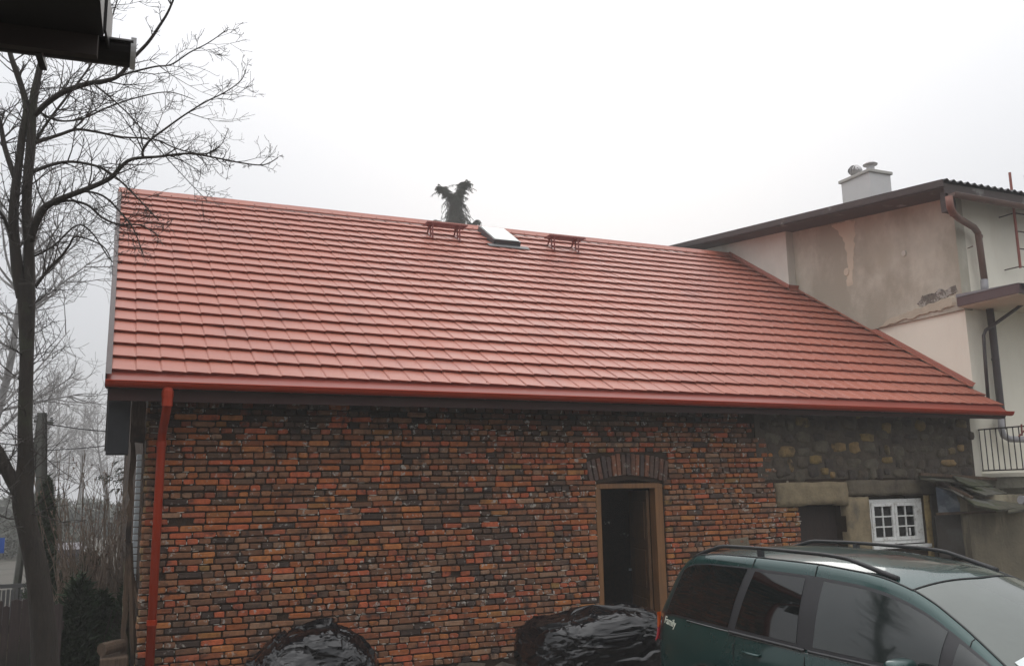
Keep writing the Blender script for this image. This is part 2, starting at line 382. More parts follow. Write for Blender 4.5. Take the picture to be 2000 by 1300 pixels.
rough_box(MB(), 8.4, 8.75, WY-0.008, GF+0.02, 1.40, 1.58, seed=15, amp=0.03).build('mortar_patch', mat('pale_patch', (0.16, 0.13, 0.09), 0.95, 0.2, 9, 0.4, 40), bb, smooth=True)

# door frame, open leaf
m_door = mat('door_wood', (0.23, 0.105, 0.036), 0.55, 0.35, 3.0, 0.25, 30, stretch=(9, 9, 0.7), dark=(0.17, 0.085, 0.035), darks=1.3)
df = MB(); fy0, fy1 = WY+0.03, WY+0.18
df.box(DX0+0.005, DX0+0.085, fy0, fy1, 0, 2.33)
df.box(DX1-0.135, DX1-0.005, fy0, fy1, 0, 2.33)
ftop = [(DX0+0.005 + (DX1-DX0-0.01)*k/10, 2.385 + 0.075*math.sin(math.pi*k/10)) for k in range(11)]
vs_ = [(x, fy0, z) for x, z in ftop] + [(DX1-0.005, fy0, 2.331), (DX0+0.005, fy0, 2.331)]
n = len(vs_); vs_ += [(x, fy1, z) for x, _, z in vs_]
df.add(vs_, [tuple(range(n))[::-1], tuple(range(n, 2*n))] + [(k, (k+1) % n, n+(k+1) % n, n+k) for k in range(n)])
fo = df.build('door_frame', m_door, bb, bevel=0.006)
leaf = Matrix.Translation((DX1-0.14, WY+0.19, 0)) @ Matrix.Rotation(math.radians(76), 4, 'Z')
lf = MB(); lf.box(0, 0.86, 0, 0.045, 0.16, 2.30, None, leaf)
m_leaf = mat('shaded_leaf_wood', (0.15, 0.075, 0.028), 0.6, 0.35, 3.0, 0.25, 30, stretch=(9, 9, 0.7), dark=(0.08, 0.04, 0.018), darks=1.3)  # door wood made darker, doorway shade put into the leaf colour
lo = lf.build('door', m_leaf, bb, bevel=0.004)
for k in range(3):
    MB().box(0.1, 0.76, 0.046, 0.06, 0.25+k*0.68, 0.78+k*0.68, None, leaf).build('door_panel', m_leaf, lo, bevel=0.012)
MB().box(0.77, 0.80, 0.06, 0.10, 1.12, 1.15, None, leaf).build('door_handle', mat('dull_steel', (0.3, 0.3, 0.3), 0.4, 0.1, metal=1), lo)

# white window
m_white = mat('old_white_paint', (0.80, 0.80, 0.77), 0.55, 0.10, 30, 0.15, 60, dark=(0.5, 0.48, 0.43), darks=14)
m_glassd = mat('dark_pane', (0.012, 0.013, 0.014), 0.06, 0.2, 3, spec=0.6)
wf = MB(); y0, y1 = WY+0.05, WY+0.12
a0, a1 = WX0+0.02, WX1-0.02; b0, b1 = WZ0+0.015, WZ1-0.035
wf.box(a0, a1, y0, y1, b1-0.055, b1); wf.box(a0, a1, y0, y1, b0, b0+0.055); wf.box(a0, a0+0.06, y0, y1, b0+0.055, b1-0.055); wf.box(a1-0.13, a1, y0, y1, b0+0.055, b1-0.055)
win = wf.build('window', m_white, bb, bevel=0.004)
mid = (a0+0.06+a1-0.13)/2
for s0, s1 in ((a0+0.063, mid-0.004), (mid+0.004, a1-0.133)):
    sf = MB(); ya, yb = WY+0.035, WY+0.085; c0, c1 = b0+0.058, b1-0.058
    t = 0.055
    sf.box(s0, s1, ya, yb, c1-t, c1); sf.box(s0, s1, ya, yb, c0, c0+t); sf.box(s0, s0+t, ya, yb, c0+t, c1-t); sf.box(s1-t, s1, ya, yb, c0+t, c1-t)
    xm = (s0+s1)/2
    sf.box(xm-0.011, xm+0.011, ya+0.01, yb, c0+t, c1-t)
    for q in (1, 2):
        zq = c0+t+(c1-c0-2*t)*q/3; sf.box(s0+t, xm-0.011, ya+0.01, yb, zq-0.011, zq+0.011); sf.box(xm+0.011, s1-t, ya+0.01, yb, zq-0.011, zq+0.011)
    so = sf.build('sash', m_white, win, bevel=0.003)
    for xa, xb in ((s0+t, xm-0.011), (xm+0.011, s1-t)):
        for q in range(3):
            za = c0+t+(c1-c0-2*t)*q/3+0.011; zb = c0+t+(c1-c0-2*t)*(q+1)/3-0.011
            MB().box(xa, xb, WY+0.065, WY+0.068, za, zb).build('pane', m_glassd, win)
MB().box(12.02, 12.06, WY+0.058, WY+0.062, 1.50, 1.62).build('notice', m_white, win)
MB().box(WX0-0.02, WX1+0.02, WY-0.05, WY+0.05, WZ0-0.05, WZ0).build('window_sill', m_white, win, bevel=0.005)
m_metal_dark = mat('dark_sheet', (0.035, 0.028, 0.022), 0.5, 0.5, 2.5, 0.1, 20, dark=(0.07, 0.07, 0.06), darks=2.4)
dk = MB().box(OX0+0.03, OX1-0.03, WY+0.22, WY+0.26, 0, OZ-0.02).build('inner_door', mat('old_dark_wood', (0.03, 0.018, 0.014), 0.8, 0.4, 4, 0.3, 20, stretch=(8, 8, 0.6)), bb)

# gable side: verge box, timber post, glass blocks
m_black = mat('black_sheathing', (0.012, 0.013, 0.016), 0.55, 0.3, 8, 0.1, 20)
MB().box(0.0, 0.23, 10.98, 11.22, 2.80, 3.50).build('verge_box', m_black, bb, bevel=0.008)
m_timber = mat('weathered_timber', (0.12, 0.078, 0.05), 0.9, 0.5, 4, 0.8, 18, stretch=(14, 14, 1.0), dark=(0.03, 0.022, 0.018), darks=2)
rough_box(MB(), 0.245, 0.40, WY+0.03, WY+0.16, 2.95, 3.49, amp=0.012, nx=4, nz=10, seed=3).build('corner_post', m_timber, bb)
rough_box(MB(), 0.262, 0.318, WY+0.20, WY+0.3, 0.1, 2.97, amp=0.03, nx=3, nz=26, seed=5).build('corner_post', m_timber, bb)
rough_box(MB(), 0.396, 0.412, WY+0.03, WY+0.12, 1.9, 2.96, amp=0.02, nx=3, nz=26, seed=8).build('corner_board', m_timber, bb)
m_gb = mat('glass_block_white', (0.6, 0.65, 0.68), 0.25, 0.2, 20)
for k in range(21):
    MB().box(0.350, 0.408, 12.0, 12.1, 1.20+k*0.079, 1.20+k*0.079+0.066).build('glass_block', m_gb, bb, bevel=0.006)
MB().box(0.31, 0.41, 12.24, 12.45, 1.02, 1.185).build('block_sill', m_timber, bb)

# ------------------------------------------------------------------ roof
EL, ER = Vector((-0.03, 10.59, 3.602)), Vector((13.80, 10.59, 3.507)); RL, RR = Vector((-0.03, 17.48, 7.853)), Vector((13.80, 17.48, 7.85))
RW = 13.83; RLEN = 8.095
def S(x, v):                            # x metres from the left verge, v metres up the slope
    a = x/RW; b = v/RLEN; return (EL*(1-a)+ER*a)*(1-b) + (RL*(1-a)+RR*a)*b
def SF(x, v):
    o = S(x, v); ex = (S(x+0.01, v)-o).normalized(); ev = (S(x, v+0.01)-o); ev = (ev-ex*ev.dot(ex)).normalized(); n = ex.cross(ev)
    return Matrix(((ex.x, ev.x, n.x, o.x), (ex.y, ev.y, n.y, o.y), (ex.z, ev.z, n.z, o.z), (0, 0, 0, 1)))
def coated_red(name, base, rough):
    m = mat(name, base, rough, 0.05, 0.9, 0.05, 3.0, spec=0.5); return m
m_tile = mat('roof_red_coating', (0.35, 0.100, 0.060), 0.50, 0.08, 0.9, 0.03, 6, spec=0.68, patch=(0.305, 0.09, 0.06), patchs=1.7, patcht=(0.5, 0.7), patchstretch=(1, 0.5, 0.5))
m_trim = mat('trim_red_coating', (0.25, 0.055, 0.037), 0.35, 0.08, 1.2, spec=0.5)
m_rain = mat('gutter_red_coating', (0.36, 0.036, 0.010), 0.45, 0.10, 2, spec=0.22)
TW, TL, V0 = 0.261, 0.378, 0.139
rs_ = MB()                              # decking under the tiles, and the rear slope
def rp(x, v, h=0): return SF(x, v) @ Vector((0, 0, h))
rs_.add([rp(0, 0.0, -0.04), rp(RW, 0.0, -0.04), rp(RW, RLEN, -0.04), rp(0, RLEN, -0.04), rp(0, 0.0, -0.14), rp(RW, 0.0, -0.14), rp(RW, RLEN, -0.14), rp(0, RLEN, -0.14)],
        [(0, 1, 2, 3), (4, 7, 6, 5), (0, 4, 5, 1), (1, 5, 6, 2), (3, 2, 6, 7), (0, 3, 7, 4)])
bk = [RL+Vector((0, 0, -0.02)), RR+Vector((0, 0, -0.02)), Vector((13.8, 24.3, 3.6)), Vector((-0.03, 24.3, 3.6))]
rs_.add(bk + [p-Vector((0, 0, 0.12)) for p in bk], [(0, 1, 2, 3), (4, 7, 6, 5), (0, 3, 7, 4), (2, 3, 7, 6)])
rs_.build('roof_deck', mat('deck_board', (0.04, 0.026, 0.02), 0.85, 0.2, 5), bb)
PROF = [(0.0, 0.034), (0.012, 0.042), (0.03, 0.043), (0.13, 0.041), (0.225, 0.038), (0.246, 0.036), (0.254, 0.031), (0.2612, 0.034)]
def tile_geo(mb, M, w=TW, ln=TL, slant=0.010, jit=0.0):
    k = w/TW; vs_ = []
    for (u, h) in PROF:
        u *= k; q = u/w; hh = h + jit*(0.5-q)
        vs_ += [Vector((u, 0.030-slant*q, hh-0.048)), Vector((u, -slant*q, hh-0.002)), Vector((u, 0.008-slant*q, hh)), Vector((u, ln+0.02-slant*q, hh-0.041))]
    fs = []
    for i in range(len(PROF)-1):
        a = i*4; b = a+4; fs += [(a, b, b+1, a+1), (a+1, b+1, b+2, a+2), (a+2, b+2, b+3, a+3)]
    mb.add([M @ v for v in vs_], fs)
rows, cols = 21, 53
allt = []
for r in range(rows):
    v = V0 + r*TL
    for c in range(cols):
        x = 0.045 + c*TW - 0.02
        if x > 13.62: continue
        ln = min(TL, RLEN - v - 0.01); allt.append((x, v, ln))
tm = []
for k in range(6):
    mb = MB(); tile_geo(mb, Matrix.Identity(4), jit=rnd.uniform(-0.004, 0.004)); tm.append(mb.mesh('roof_tile', m_tile))
order = sorted(range(len(allt)), key=lambda i: depth_of(S(allt[i][0], allt[i][1])) if allt[i][2] >= TL-1e-6 else 99)
bigt = set(order[:290]); mass = MB()
for i, (x, v, ln) in enumerate(allt):
    M = SF(x, v) @ Matrix.Rotation(rnd.gauss(0, 0.0022), 4, 'X') @ Matrix.Rotation(rnd.gauss(0, 0.003), 4, 'Y')
    if i in bigt: inst(rnd.choice(tm), 'roof_tile', bb, M)
    else: tile_geo(mass, M, ln=ln, jit=rnd.uniform(-0.004, 0.004))
mass.build('roof_tiling', m_tile, bb, kind='stuff')
# eave flashing, ridge cap, verge, wall flashing
e = MB(); e.add([rp(0, -0.02, -0.02), rp(RW-0.04, -0.02, -0.02), rp(RW-0.04, 0.16, 0.0), rp(0, 0.16, 0.0), rp(0, -0.02, -0.05), rp(RW-0.04, -0.02, -0.05)], [(0, 1, 2, 3), (4, 5, 1, 0)]).build('eave_flashing', m_trim, bb)
rc = MB()
for k in range(14):
    x0, x1 = k*1.0, min(13.72, k*1.0+1.03); lift = 0.002*(k % 2)
    p = [SF(x, RLEN) @ Vector((0, d, h+lift)) for x in (x0, x1) for d, h in ((-0.165, 0.030), (-0.16, 0.056), (-0.05, 0.072), (0.02, 0.09), (0.08, 0.06))]
    rc = MB(); rc.add(p, [(i, i+5, i+6, i+1) for i in range(4)]); rc.build('ridge_cap', m_trim if False else m_tile, bb, smooth=False)
m_screw = mat('screw_head', (0.09, 0.03, 0.025), 0.5, 0.1)
sc_ = MB()
for k in range(46):
    x = 0.3+k*0.3; sc_.lathe([(0.0, 0.012), (0.011, 0.008), (0.013, 0)], SF(x, RLEN-0.12) @ Matrix.Translation((0, 0, 0.060)), 6)
for k in range(17): sc_.lathe([(0.0, 0.010), (0.007, 0.006), (0.009, 0)], SF(0.3+k*0.83, V0+0.06) @ Matrix.Translation((0, 0, 0.028)), 6)
sc_.build('screw', m_screw, bb, kind='stuff')
m_verge = mat('verge_trim', (0.05, 0.03, 0.027), 0.5, 0.15, 2)
vg = MB(); vg.add([SF(0, v) @ Vector((d, 0, h)) for v in (-0.02, RLEN+0.03) for d, h in ((0.045, 0.048), (-0.012, 0.05), (-0.016, 0.02), (-0.012, -0.12), (0.03, -0.12))], [(i, i+1, i+6, i+5) for i in range(4)]).build('verge_trim', m_verge, bb)
def flash(pts, name='wall_flashing'):
    f = MB(); v_ = []
    for (x, v) in pts:
        M = SF(x, v); v_ += [M @ Vector((d, 0, h)) for d, h in ((-0.10, 0.045), (-0.08, 0.052), (-0.02, 0.052), (-0.012, 0.10), (0.02, 0.11))]
    for j in range(len(pts)-1):
        for i in range(4): f.f.append((j*5+i, j*5+i+1, j*5+5+i+1, j*5+5+i)); f.c.append(None)
    f.v = [tuple(q) for q in v_]; return f.build(name, m_tile, bb)
WALLX, WALLX2, JOGY = 13.86, 13.63, 15.46
vj = (JOGY-10.59)/math.cos(math.radians(31.69))
flash([(WALLX+0.02, 0.80), (WALLX+0.02, vj-0.02)]); flash([(WALLX2+0.02, vj+0.02), (WALLX2+0.02, RLEN+0.05)])
jf = MB(); jf.add([SF(x, vj+d) @ Vector((0, 0, h)) for x in (WALLX2-0.05, WALLX+0.02) for d, h in ((-0.12, 0.045), (-0.01, 0.055), (-0.005, 0.13))], [(0, 3, 4, 1), (1, 4, 5, 2)]).build('wall_flashing', m_tile, bb)

# gutter
def gut_mesh(a, b, r, mb, segs=10, thick=0.003, lip=True):
    a, b = Vector(a), Vector(b); d = (b-a).normalized(); s = d.cross(Vector((0, 0, 1))).normalized(); o = len(mb.v)
    pr = [(-r-0.0, 0.012)] + [(r*math.cos(t), r*math.sin(t)) for t in [math.pi + math.pi*k/segs for k in range(segs+1)]] + [(r+0.004, 0.004), (r+0.009, -0.004), (r+0.004, -0.008)]
    pi_ = [(x*0.94, z*0.94+0.001) for x, z in pr[::-1]]
    ring = pr + pi_; n = len(ring)
    for P in (a, b):
        for x, z in ring: q = P + s*x + Vector((0, 0, z)); mb.v.append(tuple(q))
    for k in range(n): mb.f.append((o+k, o+(k+1) % n, o+n+(k+1) % n, o+n+k)); mb.c.append(None)
GR = 0.068
ga = Vector((-0.045, 10.545, 3.560)); gb = Vector((13.79, 10.545, 3.470))
gm = MB(); gut_mesh(ga, gb, GR, gm)
for P in (ga, gb): gm.add([P + Vector((0, GR*math.cos(math.pi+math.pi*k/10), GR*math.sin(math.pi+math.pi*k/10))) for k in range(11)], [tuple(range(11))])
gut = gm.build('gutter', m_rain, bb, smooth=False)
br = 23
for k in range(br):
    t = (0.15+k*0.602)/13.83; P = ga.lerp(gb, t); q = MB()
    pts = [P + Vector((0, (GR+0.004)*math.cos(math.pi+math.pi*j/8), (GR+0.004)*math.sin(math.pi+math.pi*j/8))) for j in range(9)]
    q.v = [tuple(p+Vector((sx, 0, 0))) for p in pts for sx in (-0.012, 0.012)]; q.f = [(2*j, 2*j+1, 2*j+3, 2*j+2) for j in range(8)]; q.c = [None]*8
    q.build('gutter_bracket', m_rain, gut)
# downpipe
dp = MB()
px_ = 0.585
dp.tube([(px_, 10.545, 3.50), (px_, 10.545, 3.36), (px_, 10.60, 3.27), (px_-0.005, 10.98, 3.10), (px_-0.01, 11.08, 3.02), (px_-0.012, 11.09, 2.9), (px_-0.03, 11.09, 0.05)], [0.052, 0.047, 0.047, 0.047, 0.047, 0.047, 0.047], 16)
dn = dp.build('downpipe', m_rain, bb, smooth=True)
MB().lathe([(0.0, 0.105), (0.04, 0.10), (0.062, 0.05), (0.062, 0.0), (0.056, -0.03), (0.056, -0.11), (0.048, -0.12)], Matrix.Translation((px_, 10.545, 3.41)), 8).build('pipe_outlet', m_rain, dn)
for z in (2.92, 0.98): MB().lathe([(0.049, -0.03), (0.055, -0.028), (0.055, 0.028), (0.049, 0.03)], Matrix.Translation((px_-0.012-0.018*(2.9-z)/2.9, 11.09, z)), 16).build('pipe_clamp', m_rain, dn)
# soffit: rafter feet and fascia in shade
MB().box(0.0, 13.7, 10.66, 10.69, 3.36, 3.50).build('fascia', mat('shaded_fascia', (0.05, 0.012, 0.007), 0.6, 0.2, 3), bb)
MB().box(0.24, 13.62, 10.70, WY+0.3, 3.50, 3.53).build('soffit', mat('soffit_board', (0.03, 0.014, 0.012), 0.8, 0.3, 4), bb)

# chimney sweep platforms
m_step = mat('step_red', (0.19, 0.035, 0.026), 0.4, 0.1, 2)
for (x0, wd) in ((5.62, 0.78), (8.30, 0.78)):
    v = 7.02
    P0 = S(x0, v); 
    pl = link(bpy.data.objects.new('roof_step', None)); pl.parent = bb
    ctr = S(x0+wd/2, v+0.08) + Vector((0, -0.05, 0.26))
    gr = MB(); hx = wd/2+0.04
    for yy in (-0.13, 0.13): gr.box(ctr.x-hx, ctr.x+hx, ctr.y+yy-0.005, ctr.y+yy+0.005, ctr.z-0.012, ctr.z+0.012)
    for k in range(22):
        xx = ctr.x-hx + 2*hx*(k+0.5)/22; gr.box(xx-0.004, xx+0.004, ctr.y-0.13, ctr.y+0.13, ctr.z-0.015, ctr.z+0.012)
        gr.add([(xx-0.014, ctr.y-0.13, ctr.z+0.012), (xx+0.014, ctr.y-0.13, ctr.z+0.012), (xx, ctr.y-0.13, ctr.z+0.04)], [(0, 1, 2)])
    for yy in (-0.05, 0.04): gr.box(ctr.x-hx, ctr.x+hx, ctr.y+yy-0.004, ctr.y+yy+0.004, ctr.z-0.01, ctr.z+0.012)
    gr.build('grating', m_step, pl)
    for sx in (-0.72, 0.60):
        xx = ctr.x + sx*hx; b_ = MB(); base0 = S(xx+0.03, v-0.14) + Vector((0, 0, 0.05)); base1 = S(xx+0.03, v+0.25) + Vector((0, 0, 0.05))
        b_.bar(base0, base1, 0.04, 0.01); b_.bar(base0+Vector((0, 0.02, 0)), (xx, ctr.y-0.11, ctr.z-0.02), 0.03, 0.014); b_.bar(base1, (xx, ctr.y+0.11, ctr.z-0.02), 0.03, 0.014); b_.bar(base0.lerp(base1, 0.45), (xx, ctr.y+0.02, ctr.z-0.02), 0.03, 0.014)
        b_.bar((xx, ctr.y-0.14, ctr.z-0.02), (xx, ctr.y+0.14, ctr.z-0.02), 0.04, 0.03)
        b_.build('step_bracket', m_step, pl)
# roof window hatch
hx0, hv0, hw, hl = 7.0, 6.95, 0.60, 0.98
Mh = SF(hx0, hv0)
hm = MB(); hh = 0.13
hm.box(0, hw, 0, 0.05, -0.02, hh, None, Mh); hm.box(0, hw, hl-0.05, hl, -0.02, hh, None, Mh); hm.box(0, 0.05, 0.05, hl-0.05, -0.02, hh, None, Mh); hm.box(hw-0.05, hw, 0.05, hl-0.05, -0.02, hh, None, Mh)
sk = hm.build('roof_window', mat('anthracite_frame', (0.055, 0.058, 0.062), 0.4, 0.1), bb)
MB().box(0.03, hw-0.03, 0.03, hl-0.03, hh+0.001, hh+0.012, None, Mh).build('pane', mat('sky_pane', (0.30, 0.34, 0.32), 0.2, 0.08, 2, spec=0.4), sk)
MB().box(-0.14, hw+0.16, -0.17, 0.0, 0.035, 0.045, None, Mh).build('lead_apron', mat('lead_grey', (0.13, 0.125, 0.125), 0.6, 0.2, 6), sk)

# ------------------------------------------------------------------ neighbouring house on the right
nh = thing('neighbour_house', 'cream and grey plastered house with a chimney and brown gutters joined to the brick building', 'house')
m_grey = mat('old_grey_plaster', (0.56, 0.53, 0.44), 0.92, 0.14, 2.6, 0.35, 60, patch=(0.40, 0.365, 0.29), patchs=0.75, patcht=(0.40, 0.60), patchstretch=(1, 1, 0.7), dark=(0.46, 0.42, 0.33), darks=0.8)
m_cream = mat('cream_render', (0.84, 0.80, 0.68), 0.9, 0.06, 1.0, 0.12, 90, patch=(0.74, 0.68, 0.56), patchs=0.7, patcht=(0.5, 0.75), patchstretch=(1.5, 1.5, 0.35))
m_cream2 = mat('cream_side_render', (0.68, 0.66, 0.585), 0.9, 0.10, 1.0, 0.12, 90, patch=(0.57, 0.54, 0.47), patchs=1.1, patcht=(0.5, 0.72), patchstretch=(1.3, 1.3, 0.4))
FY = 11.28; 
def vz(Y): return 7.62 + (Y-10.9)*0.1175          # underside of the verge at X 13.1..13.86
w = MB()
def prism(mb, x0, x1, ya, yb, z0, za, zb):
    mb.add([(x0, ya, z0), (x1, ya, z0), (x1, yb, z0), (x0, yb, z0), (x0, ya, za), (x1, ya, za), (x1, yb, zb), (x0, yb, zb)], [(0, 3, 2, 1), (4, 5, 6, 7), (0, 1, 5, 4), (1, 2, 6, 5), (2, 3, 7, 6), (3, 0, 4, 7)])
ledge0, ledge1 = 5.52, 5.36
prism(w, WALLX-0.03, WALLX+0.2, FY-0.01, JOGY+0.02, 5.36, vz(FY), vz(JOGY))
w.build('grey_wall', m_grey, nh)
w = MB(); prism(w, WALLX2, WALLX+0.3, JOGY+0.021, 24, 0, vz(JOGY), vz(24)); w.build('rear_wall', m_cream2, nh)
w = MB(); prism(w, WALLX+0.012, WALLX+0.4, FY+0.002, JOGY+0.018, 0, 5.355, 5.355); w.build('side_wall', m_cream, nh)
w = MB(); prism(w, WALLX+0.202, 24, FY+0.004, FY+0.4, 0, vz(FY), vz(FY)+0.04); w.build('front_wall', m_cream, nh)
MB().box(13.625, WALLX+0.011, 11.235, 11.5, 2.40, 3.7).build('filler_wall', m_cream, nh)
m_scar = mat('dark_plaster_scar', (0.17, 0.15, 0.125), 0.95, 0.6, 14, 1.0, 40, patch=(0.4, 0.38, 0.34), patchs=8, patcht=(0.52, 0.6))
# ragged plaster edge, scar and repair spots on the grey wall, modelled as thin lumps
def blob_on_x(pts, name, m, th=0.012, x=WALLX-0.03):
    mb = MB(); n = len(pts); c = sum((Vector(p) for p in pts), Vector((0, 0)))/n
    mb.add([(x+0.002, p[0], p[1]) for p in pts] + [(x-th, c.x+(p[0]-c.x)*0.93, c.y+(p[1]-c.y)*0.9) for p in pts], [tuple(range(n, 2*n))] + [(k, (k+1) % n, n+(k+1) % n, n+k) for k in range(n)])
    return mb.build(name, m, nh)
def on_wall(px, py, X=WALLX-0.03):
    d = ray(px, py); p = CAM + d*(X/d.x); return (p.y, p.z)
def ragged(poly, a, seed):
    o = []; n = len(poly)
    for i in range(n):
        p, q = Vector(poly[i]), Vector(poly[(i+1) % n]); k = max(2, int((q-p).length/0.06))
        for j in range(k):
            r = p.lerp(q, j/k); o.append((r.x + a*noise.noise(Vector((r.x*9, r.y*9, seed))), r.y + a*noise.noise(Vector((r.x*9, r.y*9, seed+5)))))
    return o
blob_on_x(ragged([on_wall(1715, 641), on_wall(1868, 596), on_wall(1866, 579), on_wall(1790, 602), on_wall(1738, 622)], 0.05, 1), 'plaster_edge', mat('ledge_plaster', (0.5, 0.44, 0.34), 0.95, 0.15, 5, 0.5, 40), 0.03)
blob_on_x(ragged([on_wall(1788, 593), on_wall(1800, 603), on_wall(1868, 572), on_wall(1866, 556), on_wall(1830, 568), on_wall(1800, 580)], 0.09, 3), 'plaster_scar', m_scar, 0.012)
m_rep = mat('pale_repair_plaster', (0.62, 0.54, 0.42), 0.92, 0.06, 3, 0.2, 60)
blob_on_x(ragged([on_wall(1625, 437), on_wall(1671, 427), on_wall(1669, 470), on_wall(1665, 560), on_wall(1654, 560), on_wall(1655, 500), on_wall(1645, 462)], 0.06, 8), 'repair_plaster', m_rep, 0.006)
for (px, py, rr) in ((1766, 495, 0.055), (1654, 531, 0.075)):
    y, z = on_wall(px, py); blob_on_x([(y+rr*math.cos(t), z+rr*math.sin(t)*1.15) for t in [k*math.pi/6 for k in range(12)]], 'plaster_spot', mat('white_plaster_spot', (0.6, 0.57, 0.5), 0.9, 0.1, 20) if px > 1700 else m_rep, 0.02)
# roof of the house: corrugated sheet on a sloping deck
m_corr = mat('corrugated_dark', (0.055, 0.055, 0.062), 0.6, 0.25, 3)
m_board = mat('verge_board_brown', (0.06, 0.045, 0.042), 0.75, 0.35, 2, 0.2, 12, stretch=(1, 1, 5), patch=(0.2, 0.19, 0.18), patchs=1.3, patcht=(0.62, 0.7))
VX = 13.10; Y0 = 10.83; sl = 0.1175
deck = MB(); deck.add([(VX, Y0, 7.46), (24, Y0, 7.46), (24, 25, 7.46+sl*14.2), (VX, 25, 7.46+sl*14.2), (VX, Y0, 7.38), (24, Y0, 7.38), (24, 25, 7.38+sl*14.2), (VX, 25, 7.38+sl*14.2)],
        [(0, 1, 2, 3), (4, 7, 6, 5), (0, 4, 5, 1), (0, 3, 7, 4)])
deck.build('roof_deck', m_board, nh)
cr = MB(); per = 0.17; nx_ = int(6.5/per*8)
for i in range(nx_+1):
    x = VX-0.02 + i*per/8; h = 0.025*math.sin(2*math.pi*i/8)
    for Y in (Y0-0.08, 25): 
        for dz in (0.0, -0.008): cr.v.append((x, Y, 7.52+(Y-Y0)*sl+h+dz))
for i in range(nx_):
    a = i*4; b = a+4; cr.f += [(a, b, b+2, a+2), (a+1, a+3, b+3, b+1), (a, a+1, b+1, b)]; cr.c += [None]*3
cr.build('roof_sheet', m_corr, nh, smooth=False)
vb = MB(); vb.add([(VX-0.03, Y0-0.03, z) for z in (7.40, 7.53)] + [(VX-0.03, 25, z+sl*14.2) for z in (7.40, 7.53)] + [(VX-0.002, Y0-0.03, z) for z in (7.40, 7.53)] + [(VX-0.002, 25, z+sl*14.2) for z in (7.40, 7.53)], [(0, 2, 3, 1), (4, 5, 7, 6), (0, 1, 5, 4), (0, 4, 6, 2), (1, 3, 7, 5)])
vb.build('verge_board', m_board, nh)
MB().box(VX, 24, Y0-0.03, Y0-0.002, 7.28, 7.46).build('fascia', m_board, nh)
rough_box(MB(), 13.18, 13.40, 10.86, 10.98, 6.98, 7.36, amp=0.01, nx=3, nz=5, seed=2).build('purlin_end', m_board, nh)
m_pipe = mat('brown_pvc', (0.15, 0.09, 0.07), 0.5, 0.2, 4)
m_pipe_r = mat('reddish_pvc', (0.2, 0.085, 0.06), 0.55, 0.3, 5)
m_zinc = mat('grey_pvc', (0.30, 0.29, 0.30), 0.5, 0.15, 5)
gm = MB(); gut_mesh((13.16, 10.72, 7.26), (20, 10.72, 7.16), 0.075, gm)
gm.add([Vector((13.16, 10.72, 7.26)) + Vector((0, 0.075*math.cos(math.pi+math.pi*k/10), 0.075*math.sin(math.pi+math.pi*k/10))) for k in range(11)], [tuple(range(11))])
gm.build('gutter', m_pipe, nh, smooth=False)
def pxY(lst): return [at_Y(*a) for a in lst]
q = MB().tube(pxY([(1853, 383, 10.74), (1856, 405, 10.76), (1862, 418, 10.82)]), 0.062, 14).build('upper_pipe', m_pipe_r, nh, smooth=True)
MB().tube(pxY([(1860, 414, 10.80), (1872, 426, 10.88), (1902, 444, 11.08), (1910, 455, 11.12), (1913, 475, 11.13), (1923, 549, 11.14)]), 0.058, 14).build('upper_pipe', m_pipe, nh, smooth=True)
MB().lathe([(0.063, -0.03), (0.066, 0), (0.063, 0.03)], Matrix.Translation(at_Y(1912, 462, 11.13)), 14).build('pipe_collar', m_pipe, nh)
MB().tube(pxY([(1922, 546, 11.14), (1924, 575, 11.14)]), 0.066, 14).build('pipe_foot', m_zinc, nh, smooth=True)
MB().bar(at_Y(1900, 481, 11.14), at_Y(1890, 485, 11.26), 0.015).build('pipe_bracket', m_pipe, nh)
# canopy over the balcony
Cx0, Cz = 13.72, 5.45
cn = MB(); m_can = mat('brown_sheet_edge', (0.10, 0.065, 0.065), 0.5, 0.15, 3)
cn.box(Cx0, 18, 10.10, FY, 5.38, 5.42)
cnp = cn.build('canopy', mat('canopy_soffit', (0.62, 0.56, 0.45), 0.9, 0.06, 2), nh)
MB().box(Cx0-0.03, Cx0-0.001, 10.09, FY+0.0, 5.40, 5.56).build('canopy_fascia', m_can, cnp)
MB().box(Cx0-0.03, 18, 10.06, 10.089, 5.40, 5.56).build('canopy_fascia', m_can, cnp)
ct = MB(); ct.add([(Cx0-0.04, 10.05, 5.563), (18, 10.05, 5.563), (18, FY, 5.72), (Cx0-0.04, FY, 5.62), (Cx0-0.04, FY, 5.563), (18, FY, 5.563)], [(0, 1, 2, 3), (0, 3, 4), (0, 4, 5, 1)]).build('canopy_top', mat('zinc_flashing', (0.22, 0.22, 0.23), 0.45, 0.1), cnp)
gm = MB(); gut_mesh((Cx0+0.02, 9.98, 5.55), (18, 9.98, 5.5), 0.07, gm); gm.add([Vector((Cx0+0.02, 9.98, 5.55)) + Vector((0, 0.07*math.cos(math.pi+math.pi*k/10), 0.07*math.sin(math.pi+math.pi*k/10))) for k in range(11)], [tuple(range(11))]); gm.build('canopy_gutter', m_black, cnp)
m_pipe_d = mat('dark_brown_pvc', (0.045, 0.034, 0.034), 0.45, 0.2, 4)
MB().tube(pxY([(1932, 597, 11.17), (1938, 640, 11.17), (1955, 800, 11.17), (1957, 838, 11.17)]), 0.063, 14).build('lower_pipe', m_pipe_d, nh, smooth=True)
MB().lathe([(0.066, -0.02), (0.069, 0), (0.066, 0.02)], Matrix.Translation(at_Y(1944, 701, 11.17)), 14).build('pipe_collar', m_pipe_d, nh)
MB().tube(pxY([(1930, 780, 11.12), (1924, 700, 11.12), (1921, 655, 11.12), (1925, 645, 11.1), (2010, 585, 10.7)]), 0.030, 10).build('thin_pipe', m_pipe_d, nh, smooth=True)
